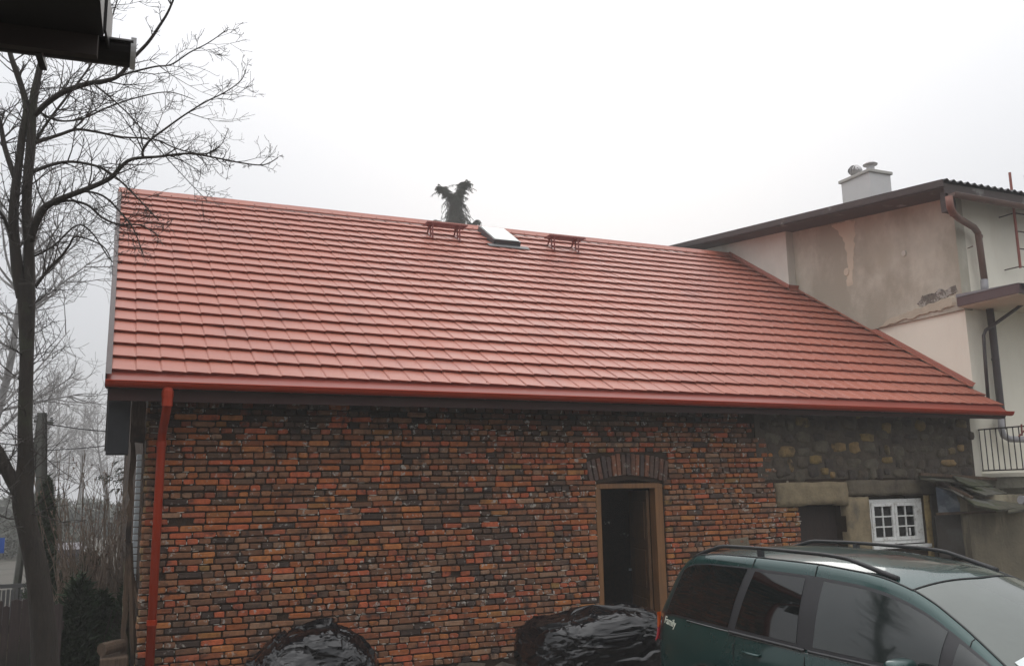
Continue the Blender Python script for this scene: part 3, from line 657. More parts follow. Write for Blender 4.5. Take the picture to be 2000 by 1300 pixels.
MB().tube(pxY([(1955, 818, 11.10), (1956, 838, 11.10), (1960, 850, 11.10), (1972, 857, 11.08), (2020, 858, 11.0)]), 0.055, 14).build('pipe_elbow', m_zinc, nh, smooth=True)
# balcony
bal = link(bpy.data.objects.new('balcony', None)); bal.parent = nh
BX = 13.83
MB().box(BX-0.0, 18, 10.0, FY-0.003, 2.22, 2.42).build('balcony_slab', mat('slab_render', (0.30, 0.28, 0.22), 0.9, 0.2, 2, 0.3, 30, dark=(0.12, 0.12, 0.09), darks=1.5), bal)
MB().box(BX-0.03, BX-0.002, 10.0, FY-0.02, 2.405, 2.47).build('slab_edge', m_cream, bal)
m_iron = mat('railing_iron', (0.035, 0.024, 0.022), 0.5, 0.2)
for z in (2.52, 3.22): MB().bar((BX-0.02, 10.02, z), (BX-0.02, 11.22, z), 0.022, 0.022).build('rail', m_iron, bal)
MB().bar((BX-0.02, 10.02, 2.47), (18, 10.02, 2.52), 0.022).build('rail', m_iron, bal); MB().bar((BX-0.02, 10.02, 3.22), (18, 10.02, 3.22), 0.022).build('rail', m_iron, bal)
for k in range(12):
    y = 11.21-k*0.108; MB().bar((BX-0.02, y, 2.52), (BX-0.02, y, 3.22), 0.013).build('baluster', m_iron, bal)
for k in range(16): MB().bar((BX+0.1+k*0.11, 10.02, 2.5), (BX+0.1+k*0.11, 10.02, 3.22), 0.013).build('baluster', m_iron, bal)
for s0, s1 in (((1995, 828), (1996, 850)), ((1990, 852), (2003, 838))):
    MB().bar(at_Y(*s0, 10.2), at_Y(*s1, 10.2), 0.02).build('star_ornament', mat('rust_red', (0.16, 0.04, 0.03), 0.6), bal)
# chimney
def P3(px, py, X): d = ray(px, py); return CAM + d*(X/d.x)
CX, CY0, CY1, CWD = 15.0, 14.24, 15.08, 0.62
ch = MB(); prism(ch, CX, CX+CWD, CY0, CY1, 7.3, 9.08, 9.08)
chim = ch.build('chimney', mat('chimney_white', (0.56, 0.55, 0.54), 0.9, 0.06, 3, 0.2, 30, dark=(0.48, 0.47, 0.45), darks=1.5), nh)
MB().box(CX-0.04, CX+CWD+0.04, CY0-0.04, CY1+0.05, 9.081, 9.15).build('chimney_cap', mat('cap_concrete', (0.4, 0.39, 0.36), 0.9, 0.15, 8), chim, bevel=0.01)
vm = mat('turbine_steel', (0.40, 0.39, 0.39), 0.45, 0.1, metal=0.6)
vt = MB(); tb = Matrix.Translation((CX+0.22, 14.85, 9.15))
vt.lathe([(0.07, 0), (0.07, 0.10), (0.10, 0.11)], tb, 16)
vt.build('vent_pipe', vm, chim)
tm_ = Matrix.Translation((CX+0.22, 14.85, 9.34)); fn = MB(); fn.lathe([(0.09, -0.09), (0.10, -0.08)], tm_, 14)
for k in range(14):
    a = 2*math.pi*k/14
    pts = [tm_ @ Vector((math.cos(a+t*0.25)*(0.145*math.sin(math.pi*(0.12+0.76*(t+1)/2))), math.sin(a+t*0.25)*(0.145*math.sin(math.pi*(0.12+0.76*(t+1)/2))), t*0.115)) for t in np.linspace(-1, 1, 7)]
    v_ = []
    for i, p in enumerate(pts):
        tang = Vector((-math.sin(a), math.cos(a), 0)); v_ += [p - tang*0.022, p + tang*0.022 + (p-tm_.translation)*0.08]
    fn.add(v_, [(2*i, 2*i+1, 2*i+3, 2*i+2) for i in range(6)])
fn.lathe([(0.0, 0.13), (0.06, 0.118), (0.065, 0.105)], tm_, 14)
fn.build('turbine_vent', vm, chim)
c2 = Matrix.Translation((CX+0.24, 14.42, 9.15)); MB().lathe([(0.085, 0), (0.085, 0.14), (0.15, 0.17), (0.16, 0.19), (0.10, 0.235), (0.0, 0.25)], c2, 18).build('vent_cowl', vm, chim)
# red ladder fixed to the wall
lad = thing('wall_ladder', 'rusty red steel ladder fixed to the cream wall at the right edge', 'ladder')
m_lad = mat('ladder_red', (0.26, 0.075, 0.055), 0.6, 0.25, 8)
l0, l1 = at_Y(1972, 337, 10.98), at_Y(1993, 523, 10.98)
MB().tube([l0, l1], 0.024, 8).build('stile', m_lad, lad); off = Vector((0.42, 0, 0)); MB().tube([l0+off, l1+off], 0.024, 8).build('stile', m_lad, lad)
for t in (0.43, 0.62, 0.80, 0.985): MB().tube([l0.lerp(l1, t), l0.lerp(l1, t)+off], 0.011, 6).build('rung', mat('rung_dark', (0.06, 0.035, 0.03), 0.6), lad)
for t in (0.43, 0.985): 
    p = l0.lerp(l1, t); MB().tube([p, Vector((p.x-0.02, FY, p.z))], 0.011, 6).build('wall_bracket', MATS['rung_dark'], lad)

# ------------------------------------------------------------------ lean-to in front of the right end
sh = thing('lean_to_shed', 'low dark lean-to with mossy slate slabs under the white balcony', 'shed')
m_slab = mat('mossy_slab', (0.075, 0.07, 0.048), 0.85, 0.5, 5, 0.6, 20, dark=(0.13, 0.13, 0.12), darks=3.5, patch=(0.05, 0.058, 0.025), patchs=2.2, patcht=(0.5, 0.6))
def slabpoly(pts, th, name, m, par):
    n = len(pts); c = sum(pts, Vector())/n; nn = (pts[1]-pts[0]).cross(pts[2]-pts[0]).normalized()
    if nn.z < 0: nn = -nn
    mb = MB(); mb.add([p for p in pts] + [p-nn*th for p in pts], [tuple(range(n))[::-1], tuple(range(n, 2*n))] + [(k, (k+1) % n, n+(k+1) % n, n+k) for k in range(n)]); return mb.build(name, m, par, bevel=0.004)
def SP(lst): return [at_Y(*a) for a in lst]
slabpoly(SP([(1795, 928, 11.15), (1868, 930, 11.0), (1945, 957, 10.6), (1935, 962, 10.5), (1868, 940, 10.75), (1798, 935, 10.95)]), 0.03, 'roof_slab', m_slab, sh)
slabpoly(SP([(1856, 923, 11.1), (1900, 930, 11.1), (1945, 948, 10.8), (1900, 948, 10.6), (1872, 938, 10.7)]), 0.03, 'roof_slab', m_slab, sh)
slabpoly(SP([(1874, 946, 10.9), (1935, 946, 10.9), (1968, 962, 10.6), (1925, 966, 10.35), (1895, 955, 10.5)]), 0.03, 'roof_slab', m_slab, sh)
slabpoly(SP([(1872, 963, 10.7), (1930, 960, 10.8), (1985, 968, 10.6), (2010, 990, 10.2), (1950, 994, 10.1), (1905, 985, 10.2)]), 0.035, 'roof_slab', m_slab, sh)
slabpoly(SP([(1830, 948, 11.1), (1872, 948, 11.0), (1895, 966, 10.6), (1880, 968, 10.5), (1858, 955, 10.7)]), 0.025, 'roof_slab', mat('lichen_slab', (0.2, 0.19, 0.165), 0.85, 0.4, 9, 0.4, 30), sh)
slabpoly(SP([(1968, 1000, 10.05), (2012, 992, 10.1), (2012, 975, 10.5), (1980, 962, 10.7)]), 0.03, 'roof_slab', m_slab, sh)
MB().bar(at_Y(1796, 925, 11.0), at_Y(1990, 938, 11.0), 0.05, 0.05).build('purlin', m_timber, sh)
MB().bar(at_Y(1828, 1003, 10.95), at_Y(1945, 998, 10.3), 0.05, 0.04).build('beam', m_timber, sh)
MB().bar(at_Y(1825, 935, 11.0), at_Y(1900, 972, 10.4), 0.04, 0.04).build('rafter', m_timber, sh)
m_poly = mat('blue_grey_sheet', (0.06, 0.075, 0.10), 0.35, 0.5, 2.0, 0.1, 10, patch=(0.22, 0.24, 0.25), patchs=1.5, patcht=(0.52, 0.66))
slabpoly(SP([(1827, 950, 11.0), (1868, 960, 10.8), (1902, 985, 10.6), (1900, 1000, 10.6), (1833, 1000, 11.0)]), 0.01, 'plastic_sheet', m_poly, sh)
slabpoly(SP([(1826, 1006, 10.95), (1888, 1003, 10.7), (1893, 1085, 10.7), (1835, 1090, 10.95)]), 0.03, 'shed_door', m_metal_dark, sh)
m_conc = mat('stained_concrete', (0.17, 0.145, 0.10), 0.9, 0.35, 1.8, 0.4, 25, dark=(0.06, 0.05, 0.038), darks=1.1, patch=(0.34, 0.30, 0.21), patchs=1.3, patcht=(0.5, 0.66), patchstretch=(2.2, 2.2, 0.4))
cw = MB(); a_, b_ = at_Y(1891, 1003, 10.6), at_Y(2000, 990, 9.9)
xA, xB = a_.x, a_.x+3.2
cw.add([(xA, 10.6, 0), (xB, 9.5, 0), (xB, 9.75, 0), (xA, 10.85, 0), (xA, 10.6, 2.12), (xB, 9.5, 2.12), (xB, 9.75, 2.12), (xA, 10.85, 2.12)], [(0, 1, 5, 4), (1, 2, 6, 5), (2, 3, 7, 6), (3, 0, 4, 7), (4, 5, 6, 7)])
cw.build('concrete_wall', m_conc, sh)
MB().tube(SP([(1994, 975, 10.0), (2006, 978, 10.0)]), 0.07, 10).build('pipe_end', m_zinc, sh)

# ------------------------------------------------------------------ own house behind the camera: its eave hangs into the upper left corner
oh = thing('near_house_eave', 'near black eave with a brown gutter and pale end cap hanging into the upper left', 'eave')
m_oh = mat('black_brown_board', (0.013, 0.010, 0.010), 0.6, 0.2, 6)
m_ohb = mat('brown_fascia_board', (0.03, 0.019, 0.015), 0.6, 0.2, 6)
ro = Matrix.Translation((0.0, 3.0, 0)) @ Matrix.Rotation(math.radians(-4.5), 4, 'Z')
gm = MB(); p0, p1 = ro @ Vector((0.018, 0, 3.735)), ro @ Vector((-9, 0, 3.735)); gut_mesh(p1, p0, 0.058, gm)
og = gm.build('gutter', m_oh, oh)
cap = MB(); cp = [p0 + Vector((0, 0.060*math.cos(math.pi+math.pi*k/12), 0.060*math.sin(math.pi+math.pi*k/12))) for k in range(13)] + [p0+Vector((0, 0.062, 0.010)), p0+Vector((0, -0.062, 0.010))]
n = len(cp); cap.add([p0+(p-p0)*1.05+Vector((-0.012, 0, 0)) for p in cp]+[p0+(p-p0)*1.05+Vector((0.004, 0, 0)) for p in cp], [tuple(range(n)), tuple(range(n, 2*n))] + [(k, (k+1) % n, n+(k+1) % n, n+k) for k in range(n)])
cap.build('end_cap', mat('pale_cap', (0.7, 0.7, 0.7), 0.5), og)
MB().box(-0.26, -0.24, -0.06, 0.062, 3.655, 3.672, None, ro).build('gutter_bracket', m_oh, og)
MB().box(-9, -0.075, -0.16, -0.13, 3.625, 3.725, None, ro).build('fascia', m_ohb, oh)
sb = MB(); sb.add([ro @ Vector(p) for p in [(-9, -0.16, 3.69), (-0.06, -0.16, 3.69), (-0.06, -3.1, 4.6), (-9, -3.1, 4.6), (-9, -0.02, 3.82), (-0.06, -0.02, 3.82), (-0.05, -3.1, 4.75), (-9, -3.1, 4.75)]], [(0, 3, 2, 1), (4, 5, 6, 7), (0, 1, 5, 4), (1, 2, 6, 5), (0, 4, 7, 3), (2, 3, 7, 6)])
sb.build('roof', m_oh, oh)
MB().box(-0.059, -0.052, -0.17, -0.0, 3.705, 3.84, None, ro).build('verge_trim', m_oh, oh)
rr_ = MB(); rr_.add([ro @ Vector(p) for p in [(-9, -3.1, 4.75), (-0.05, -3.1, 4.75), (-0.05, -6.3, 3.9), (-9, -6.3, 3.9)]], [(0, 1, 2, 3)]); rr_.build('rear_roof', m_oh, oh)
hw_ = MB(); hw_.add([ro @ Vector(p) for p in [(-9, -0.6, 0), (-0.75, -0.6, 0), (-0.75, -6.0, 0), (-9, -6.0, 0), (-9, -0.6, 3.95), (-0.75, -0.6, 3.95), (-0.75, -6.0, 3.95), (-9, -6.0, 3.95), (-0.75, -3.1, 4.55), (-9, -3.1, 4.55)]], [(0, 1, 5, 4), (1, 2, 6, 8, 5), (2, 3, 7, 6), (3, 0, 4, 9, 7), (4, 5, 8, 9), (6, 7, 9, 8)])
hw_.build('wall', mat('near_house_plaster', (0.16, 0.14, 0.12), 0.9, 0.2, 2), oh)

rb = thing('rear_outbuilding', 'dark low outbuilding across the yard, mirrored in the side windows of the car', 'building')
mb = MB(); mb.add([(-1, -7, 0), (16, -8, 0), (16, -14, 0), (-1, -13, 0), (-1, -7, 2.9), (16, -8, 2.9), (16, -14, 2.9), (-1, -13, 2.9)], [(0, 3, 2, 1), (0, 1, 5, 4), (1, 2, 6, 5), (2, 3, 7, 6), (3, 0, 4, 7)]); mb.build('wall', m_dark, rb)
mb = MB(); mb.add([(-1.4, -6.6, 2.8), (16.4, -7.6, 2.8), (16.4, -14.4, 2.8), (-1.4, -13.4, 2.8), (-1.4, -10, 5.6), (16.4, -11, 5.6)], [(0, 1, 5, 4), (2, 3, 4, 5), (1, 2, 5), (3, 0, 4), (0, 3, 2, 1)]); mb.build('roof', m_oh, rb)
# ------------------------------------------------------------------ wrapped heaps
m_film = mat('black_film', (0.003, 0.003, 0.004), 0.14, 0.3, 9, spec=0.5)
def film_bump(m):
    t = m.node_tree; n = t.nodes; l = t.links; b = n['Principled BSDF']
    g_ = n.new('ShaderNodeNewGeometry'); mp = n.new('ShaderNodeMapping'); mp.inputs['Scale'].default_value = (3.0, 3.0, 9.0); mp.inputs['Rotation'].default_value = (0.2, 0.5, 0.3)
    l.new(g_.outputs['Position'], mp.inputs[0])
    a = n.new('ShaderNodeTexNoise'); a.inputs['Scale'].default_value = 3.2; a.inputs['Detail'].default_value = 4; a.inputs['Distortion'].default_value = 1.6; a.noise_type = 'RIDGED_MULTIFRACTAL'; l.new(mp.outputs[0], a.inputs['Vector'])
    bu = n.new('ShaderNodeBump'); bu.inputs['Strength'].default_value = 0.35; bu.inputs['Distance'].default_value = 0.012; l.new(a.outputs[0], bu.inputs['Height']); l.new(bu.outputs[0], b.inputs['Normal'])
film_bump(m_film)
def facet(p, sc, amp):
    q = p*sc; dd, pp = noise.voronoi(q); c0 = pp[0]; g_ = noise.noise_vector(c0*7.31)
    return amp*((q-c0).dot(g_)*2.2 + 0.5*noise.noise(c0*3.7))
def heap(name, label, c, rx, ry, h, sq, seed, lumps, bx=4.4):
    mb = MB(); nu, nv_ = 260, 110; rows_ = []
    for j in range(nv_+1):
        t = j/nv_
        for i in range(nu):
            a = 2*math.pi*i/nu; ca, sa = math.cos(a), math.sin(a)
            e = 2.0/sq; sx = math.copysign(abs(ca)**e, ca); sy = math.copysign(abs(sa)**e, sa)
            ph = t*math.pi/2; rr = max(0.0, math.cos(ph))**(2.0/bx); zz = math.sin(ph)**(2.0/bx)
            x = rx*sx*rr*(1+0.06*(1-zz)); y = ry*sy*rr*(1+0.06*(1-zz)); z = h*zz
            for (lx, ly, lr, lh) in lumps:
                d2 = ((x-lx)**2+(y-ly)**2)/lr**2; z += lh*math.exp(-d2)*zz
            p = Vector((x, y, z)); q = p*1.6+Vector((seed, 0, 0))
            d = 0.05*noise.noise(q)
            w1 = Vector((noise.noise(p*2.3+Vector((seed, 5, 1))), noise.noise(p*2.3+Vector((9, seed, 1))), noise.noise(p*2.3+Vector((3, 5, seed)))))
            s1 = Vector((p.x*2.2+p.z*2.6, p.y*2.4-p.z*1.2, p.z*5.5-p.x*2.0)) + w1*0.8
            s2 = Vector((p.x+0.5*p.z, p.y, p.z*1.5-0.4*p.x)) + w1*0.10 + Vector((seed, 0, 0))
            mk = 0.5+0.5*noise.noise(p*2.1+Vector((seed, 2, 2)))
            d += facet(s2, 2.5, 0.045) + facet(s2+Vector((3, 1, 7)), 6.5, 0.017) + mk*(0.022*(1-2*abs(noise.noise(s1*1.3)))**3 + 0.010*(1-2*abs(noise.noise(s1*3.9))))
            nrm_ = Vector((x/rx**2, y/ry**2, z/h**2*0.9)).normalized()
            p = p + nrm_*d; p.z = max(p.z, 0.0) if j else -0.02
            mb.v.append((c[0]+p.x, c[1]+p.y, c[2]+p.z))
    for j in range(nv_):
        for i in range(nu):
            i2 = (i+1) % nu; mb.f.append((j*nu+i, j*nu+i2, (j+1)*nu+i2, (j+1)*nu+i)); mb.c.append(None)
    o = mb.build(name, m_film, smooth=True); return tag(o, label, 'covered pile', 'piles under black plastic film by the wall')
heap('covered_pile', 'rounded pile under wrinkled black plastic film, low against the wall left of the doorway', (2.12, 10.15, -0.02), 0.70, 0.55, 0.90, 2.8, 3.3, [(0.1, 0, 0.4, 0.05)], 3.2)
heap('covered_pile', 'boxy pile under glossy black plastic film, in front of the doorway behind the car', (5.30, 9.75, -0.02), 0.86, 0.55, 0.90, 4.2, 11.7, [(0.30, 0, 0.5, 0.08), (-0.75, 0, 0.25, -0.06)], 6.5)

# ------------------------------------------------------------------ the car
car = thing('parked_car', 'dark green people carrier with black roof rails and tinted rear windows, parked nose forward', 'car')
CH = -1.5105570; cf = Vector((math.cos(CH), math.sin(CH), 0)); crt = Vector((math.sin(CH), -math.cos(CH), 0))
CM = Matrix(((cf.x, crt.x, 0, 5.933), (cf.y, crt.y, 0, 8.194), (0, 0, 1, 0.036), (0, 0, 0, 1)))
m_paint = mat('green_paint', (0.008, 0.045, 0.041), 0.28, 0.12, 2, spec=0.4, coat=0.8, metal=0.3)
m_rubber = mat('black_rubber', (0.014, 0.014, 0.015), 0.55, 0.15)
m_trimb = mat('charcoal_trim', (0.028, 0.028, 0.031), 0.45, 0.15)
m_tint = mat('tinted_glass', (0.006, 0.008, 0.008), 0.03, 0.1, spec=0.6, coat=0.3)
m_fog = mat('misted_glass', (0.012, 0.018, 0.017), 0.06, 0.25, 1.6, spec=0.6, coat=0.6)
m_wind = mat('misted_windscreen', (0.07, 0.085, 0.073), 0.12, 0.25, 1.3, spec=0.5, coat=0.5)
def itp(x, xs_, ys_): return float(np.interp(x, xs_, ys_))
def smooth_tab(xs_, ys_):
    X = np.linspace(xs_[0], xs_[-1], 300); Y = np.interp(X, xs_, ys_)
    k = np.hanning(15); k /= k.sum(); Yp = np.pad(Y, 7, 'edge'); Y2 = np.convolve(Yp, k, 'valid')
    w_ = np.minimum(1, np.minimum(np.arange(300), np.arange(300)[::-1])/8.0); Y2 = Y2*w_ + Y*(1-w_)
    return lambda x: float(np.interp(x, X, Y2))
yb = smooth_tab([0, .05, .15, .4, .8, 1.3, 2.15, 3.0, 3.5, 3.95, 4.3, 4.52, 4.63], [.60, .73, .775, .80, .83, .85, .865, .86, .84, .80, .74, .64, .45])
zb = smooth_tab([0, .3, 1.25, 2.15, 3.4, 3.95, 4.3, 4.52, 4.63], [1.04, 1.045, 1.01, .975, .945, .93, .86, .76, .62])
ym = smooth_tab([0, .05, .15, .4, 1.0, 2.15, 3.4, 3.9, 4.3, 4.52, 4.63], [.66, .79, .845, .875, .90, .905, .905, .895, .86, .76, .55])
yc = smooth_tab([0.05, .2, .35, .45, .7, 1.3, 2.12, 2.8, 3.0, 3.2, 3.45, 3.7, 3.95], [.70, .68, .655, .645, .655, .675, .675, .655, .655, .67, .70, .745, .79])
zc_ = smooth_tab([0.03, .12, .22, .32, .42, .55, .8, 1.3, 2.12, 2.6, 2.8, 3.0, 3.2, 3.45, 3.7, 3.95], [1.05, 1.22, 1.38, 1.51, 1.585, 1.625, 1.645, 1.645, 1.625, 1.585, 1.55, 1.49, 1.405, 1.26, 1.10, .93])
zr = smooth_tab([0.03, .12, .22, .32, .42, .6, .9, 1.5, 2.2, 2.8, 3.05, 3.3, 3.6, 3.9, 4.08], [1.05, 1.24, 1.41, 1.55, 1.635, 1.68, 1.71, 1.73, 1.715, 1.65, 1.585, 1.455, 1.275, 1.085, .965])
def cabin(x, t, off=0.0):
    """t 0..1 belt to cant rail, 1..2 cant rail to the middle of the roof; right-hand side"""
    x = max(0.03, min(x, 3.95))
    if t <= 1:
        y = yb(x) + (yc(x)-yb(x))*t + 0.028*math.sin(math.pi*t); z = zb(x) + (max(zc_(x), zb(x))-zb(x))*t
        n = Vector((0, max(zc_(x)-zb(x), 0.05), yb(x)-yc(x))).normalized(); p = Vector((x, y, z)) + n*off
    else:
        s = t-1; th = s*math.pi/2; y = yc(x)*(1-s)**1 ; k = 1-(1-s)**2.2; z0 = max(zc_(x), zb(x)); z1 = max(zr(x), z0); z = z0 + (z1-z0)*k
        p = Vector((x, y, z+off))
    return p
def mirror(p): return Vector((p.x, -p.y, p.z))
body = MB()
X1 = [0, .02, .05, .1, .16, .24, .34, .46, .6, .8, 1.05, 1.3, 1.6, 1.9, 2.15, 2.4, 2.7, 2.9, 3.1, 3.3, 3.5, 3.7, 3.85, 3.95, 4.08, 4.25, 4.4, 4.5, 4.57, 4.61, 4.63]
def arch(x):                            # wheel arch cut of the sill line
    z = 0.20
    for wx in (0.88, 3.72):
        d = abs(x-wx)
        if d < 0.37: z = max(z, math.sqrt(0.37**2-d*d)+0.30)
    return z
XS = sorted(set(X1 + [wx+d for wx in (0.88, 3.72) for d in (-.37, -.35, -.3, -.22, -.12, 0, .12, .22, .3, .35, .37)]))
ring = []
for x in XS:
    zs = arch(x); Y = ym(x); B = yb(x); Z = zb(x)
    pts = [(Y-0.06, zs), (Y-0.005, max(zs+0.02, 0.42)), (Y, max(zs+0.04, 0.60)), (Y-0.004, max(zs+0.06, 0.76)), (Y-0.018, Z-0.12), (B+0.012, Z-0.035), (B, Z)]
    if x >= 3.95:
        k = 1 - max(0, (x-4.08))*0.0
        pts += [(B*0.9, Z+0.02), (B*0.6, Z+0.045), (B*0.3, Z+0.055), (0, Z+0.06)]
    row = [Vector((x, y, z)) for y, z in pts[:7]]
    if x < 3.95: row += []
    ring.append((x, row, [Vector((x, y, z)) for y, z in pts[7:]]))
def strip(rows, mb):
    for s in (1, -1):
        o = len(mb.v); n = len(rows[0])
        for r in rows:
            for p in r: mb.v.append((p.x, p.y*s, p.z))
        for i in range(len(rows)-1):
            for k in range(n-1):
                f = (o+i*n+k, o+(i+1)*n+k, o+(i+1)*n+k+1, o+i*n+k+1); mb.f.append(f if s > 0 else f[::-1]); mb.c.append(None)
strip([r[1] for r in ring], body)
# bonnet
hood = [[r[1][-1]] + r[2] for r in ring if r[0] >= 3.95]; strip(hood, body)
# front and tail closing
for (rr0, sgn) in ((ring[0][1], -1), (ring[-1][1], 1)):
    ext = rr0; o = len(body.v)
    for p in ext: body.v += [(p.x, p.y, p.z), (p.x, -p.y, p.z)]
    for k in range(len(ext)-1): body.f.append((o+2*k, o+2*k+1, o+2*k+3, o+2*k+2)); body.c.append(None)
cab = []
for x in [.03, .05, .08, .12, .17, .22, .27, .32, .37, .42, .47, .55, .7, .9, 1.1, 1.35, 1.6, 1.9, 2.15, 2.4, 2.6, 2.75, 2.85, 2.95, 3.02, 3.1, 3.2, 3.3, 3.4, 3.5, 3.6, 3.7, 3.8, 3.88, 3.95]:
    cab.append([cabin(x, t) for t in (0, .25, .5, .75, .92, 1.0, 1.08, 1.2, 1.35, 1.5, 1.75, 2.0)])
strip(cab, body)
body.v = [tuple(CM @ Vector(p)) for p in body.v]
bo = body.build('body', m_paint, car, smooth=True)
def patch(xa, xb, t0, t1, off, name, m, side=1, nx=14, nt=8, par=None):
    """a piece of the cabin skin between two slanted edges; xa/xb are functions of t"""
    mb = MB()
    for j in range(nt+1):
        t = t0+(t1-t0)*j/nt
        for i in range(nx+1):
            x = xa(t)+(xb(t)-xa(t))*i/nx; p = cabin(x, t, off); p.y *= side; mb.v.append(tuple(CM @ p))
    for j in range(nt):
        for i in range(nx):
            a = j*(nx+1)+i; f = (a, a+1, a+nx+2, a+nx+1); mb.f.append(f if side > 0 else f[::-1]); mb.c.append(None)
    # thin rim so the pane has thickness
    return mb.build(name, m, par or car, smooth=True)
lin = lambda a, b: (lambda t: a+(b-a)*t)
for sd_ in (1, -1):
    patch(lin(.13, .40), lin(3.86, 3.86), 0.02, 0.88, 0.004, 'window_surround', m_trimb, sd_, nx=60)
    patch(lin(.17, .43), lin(1.16, 1.36), 0.05, 0.86, 0.008, 'quarter_glass', m_tint, sd_, nx=16)
    patch(lin(1.26, 1.47), lin(2.02, 2.04), 0.06, 0.84, 0.008, 'rear_door_glass', m_tint, sd_)
    patch(lin(2.20, 2.24), lin(3.32, 3.36), 0.06, 0.84, 0.008, 'front_door_glass', m_fog, sd_)
    patch(lin(3.42, 3.46), lin(3.74, 3.70), 0.08, 0.80, 0.008, 'vent_glass', m_fog, sd_)
# windscreen: both halves in one sheet
mb = MB(); nx, ny = 16, 24
for i in range(nx+1):
    for j in range(ny+1):
        s = 2*j/ny-1; t = 1.07+0.93*(1-abs(s)); xs0 = 3.02+0.10*(1-abs(s)**1.5); x = xs0+(3.93-xs0)*i/nx
        p = cabin(x, t, 0.006); p.y *= (1 if s < 0 else -1); mb.v.append(tuple(CM @ p))
for i in range(nx):
    for j in range(ny): a = i*(ny+1)+j; mb.f.append((a, a+ny+1, a+ny+2, a+1)); mb.c.append(None)
mb.build('windscreen', m_wind, car, smooth=True)
mb = MB(); pts = []
for j in range(25):
    s = 2*j/24-1; t = 1.05+0.95*(1-abs(s)); p = cabin(3.0+0.10*(1-abs(s)**1.5), t, 0.004); p.y *= (1 if s < 0 else -1); pts.append(CM @ p)
mb.tube(pts, 0.007, 5).build('windscreen_seal', m_rubber, car)
for sd_ in (1, -1):
    pts = [CM @ (lambda p: Vector((p.x, p.y*sd_, p.z)))(cabin(x, 1.06, 0.003)) for x in np.linspace(3.0, 3.92, 20)]; MB().tube(pts, 0.007, 5).build('windscreen_seal', m_rubber, car)
    # roof channel and roof rail
    pts = [CM @ (lambda p: Vector((p.x, p.y*sd_, p.z)))(cabin(x, 1.05, 0.002)) for x in np.linspace(0.5, 3.0, 30)]; MB().tube(pts, 0.008, 5).build('roof_seam', m_rubber, car)
    rail = MB(); pr = []
    for q in np.linspace(0, 1, 33):
        x = 0.42+2.42*q; base = cabin(x, 1.10, 0); lift = 0.062*min(1, (q*(1-q))**0.5*2.6*min(1, 6*q)*min(1, 5*(1-q))) ; pr.append(CM @ Vector((x, (base.y-0.01)*sd_, base.z+0.008+lift)))
    rail.tube(pr, [0.016+0.009*(abs(2*k/32-1)**4) for k in range(33)], 8)
    ro_ = rail.build('roof_rail', m_rubber, car, smooth=True)
    b0_ = cabin(1.38, 1.10, 0); MB().box(1.36, 1.41, (b0_.y-0.03)*sd_ if sd_ > 0 else -(b0_.y+0.01), (b0_.y+0.01)*sd_ if sd_ > 0 else -(b0_.y-0.03), b0_.z-0.01, b0_.z+0.06, None, CM).build('rail_foot', m_trimb, ro_)
    # door seams
    for xx in (1.30, 2.13, 3.52):
        pts = [CM @ (lambda p: Vector((p.x, p.y*sd_, p.z)))(cabin(xx+0.12*0.8*(t if xx < 2 else 0)*(1 if xx < 2 else 0), t, 0.003)) for t in np.linspace(0.86, 1.04, 5)]; MB().tube(pts, 0.0035, 4).build('door_seam', m_rubber, car)
    for xx in (1.28, 2.12, 3.45):
        pts = [CM @ Vector((xx, yy*sd_, zz)) for yy, zz in ((yb(xx)+0.013, zb(xx)-0.04), (ym(xx)-0.013, zb(xx)-0.12), (ym(xx)+0.001, .6), (ym(xx)-0.003, .42))]; MB().tube(pts, 0.0035, 4).build('door_seam', m_rubber, car)
    # belt strip
    for xa, xb_, mm in ((0.55, 1.2, MATS['dull_steel']),):
        MB().tube([CM @ Vector((x, (yb(x)+0.006)*sd_, zb(x)+0.002)) for x in np.linspace(xa, xb_, 12)], 0.004, 6).build('belt_strip', mm, car)
    MB().tube([CM @ Vector((x, (yb(x)+0.010)*sd_, zb(x)+0.004)) for x in np.linspace(1.2, 2.12, 16)], 0.013, 6).build('belt_moulding', m_trimb, car)
    MB().tube([CM @ Vector((x, (yb(x)+0.010)*sd_, zb(x)+0.004)) for x in np.linspace(2.16, 3.80, 20)], 0.012, 6).build('belt_moulding', m_trimb, car)
    MB().tube([CM @ Vector((x, (yb(x)+0.016)*sd_, zb(x)-0.014)) for x in np.linspace(1.2, 3.80, 30)], 0.003, 5).build('belt_strip', MATS['dull_steel'], car)
    # handles
    for xx in (1.40, 2.30):
        MB().tube([CM @ Vector((xx+d, (ym(xx)+e_)*sd_-0.004*sd_, 0.875-d*0.02)) for d, e_ in ((0, -0.012), (0.02, 0.016), (0.11, 0.02), (0.2, 0.016), (0.22, -0.012))], 0.013, 8).build('door_handle', m_paint, car, smooth=True)
    # lamps
    tl = MB(); 
    for a, b_, nm, cc in ((0.93, 1.06, 'indicator_lamp', (0.6, 0.10, 0.01)), (0.80, 0.928, 'tail_lamp', (0.40, 0.01, 0.02))):
        mb = MB(); R_ = [(0.0, -0.03), (-0.012, -0.005), (0.02, 0.012), (0.07, 0.018), (0.12, 0.012)]
        for z_ in np.linspace(a, b_, 5):
            e_ = 1-0.35*abs(2*(z_-0.80)/0.26-1)**3
            for dx, dy in R_: mb.v.append(tuple(CM @ Vector((0.01+dx*e_+0.01, (ym(0.06+max(0, dx))-0.0+dy-0.012*(z_-0.8)/0.1)*sd_, z_))))
        for j in range(4):
            for i in range(4): q_ = j*5+i; mb.f.append((q_, q_+1, q_+6, q_+5)); mb.c.append(None)
        mb.build(nm, mat(nm, cc, 0.2, 0.1, spec=0.6, coat=0.5), car, smooth=True)
    # headlamp
    hl_ = MB()
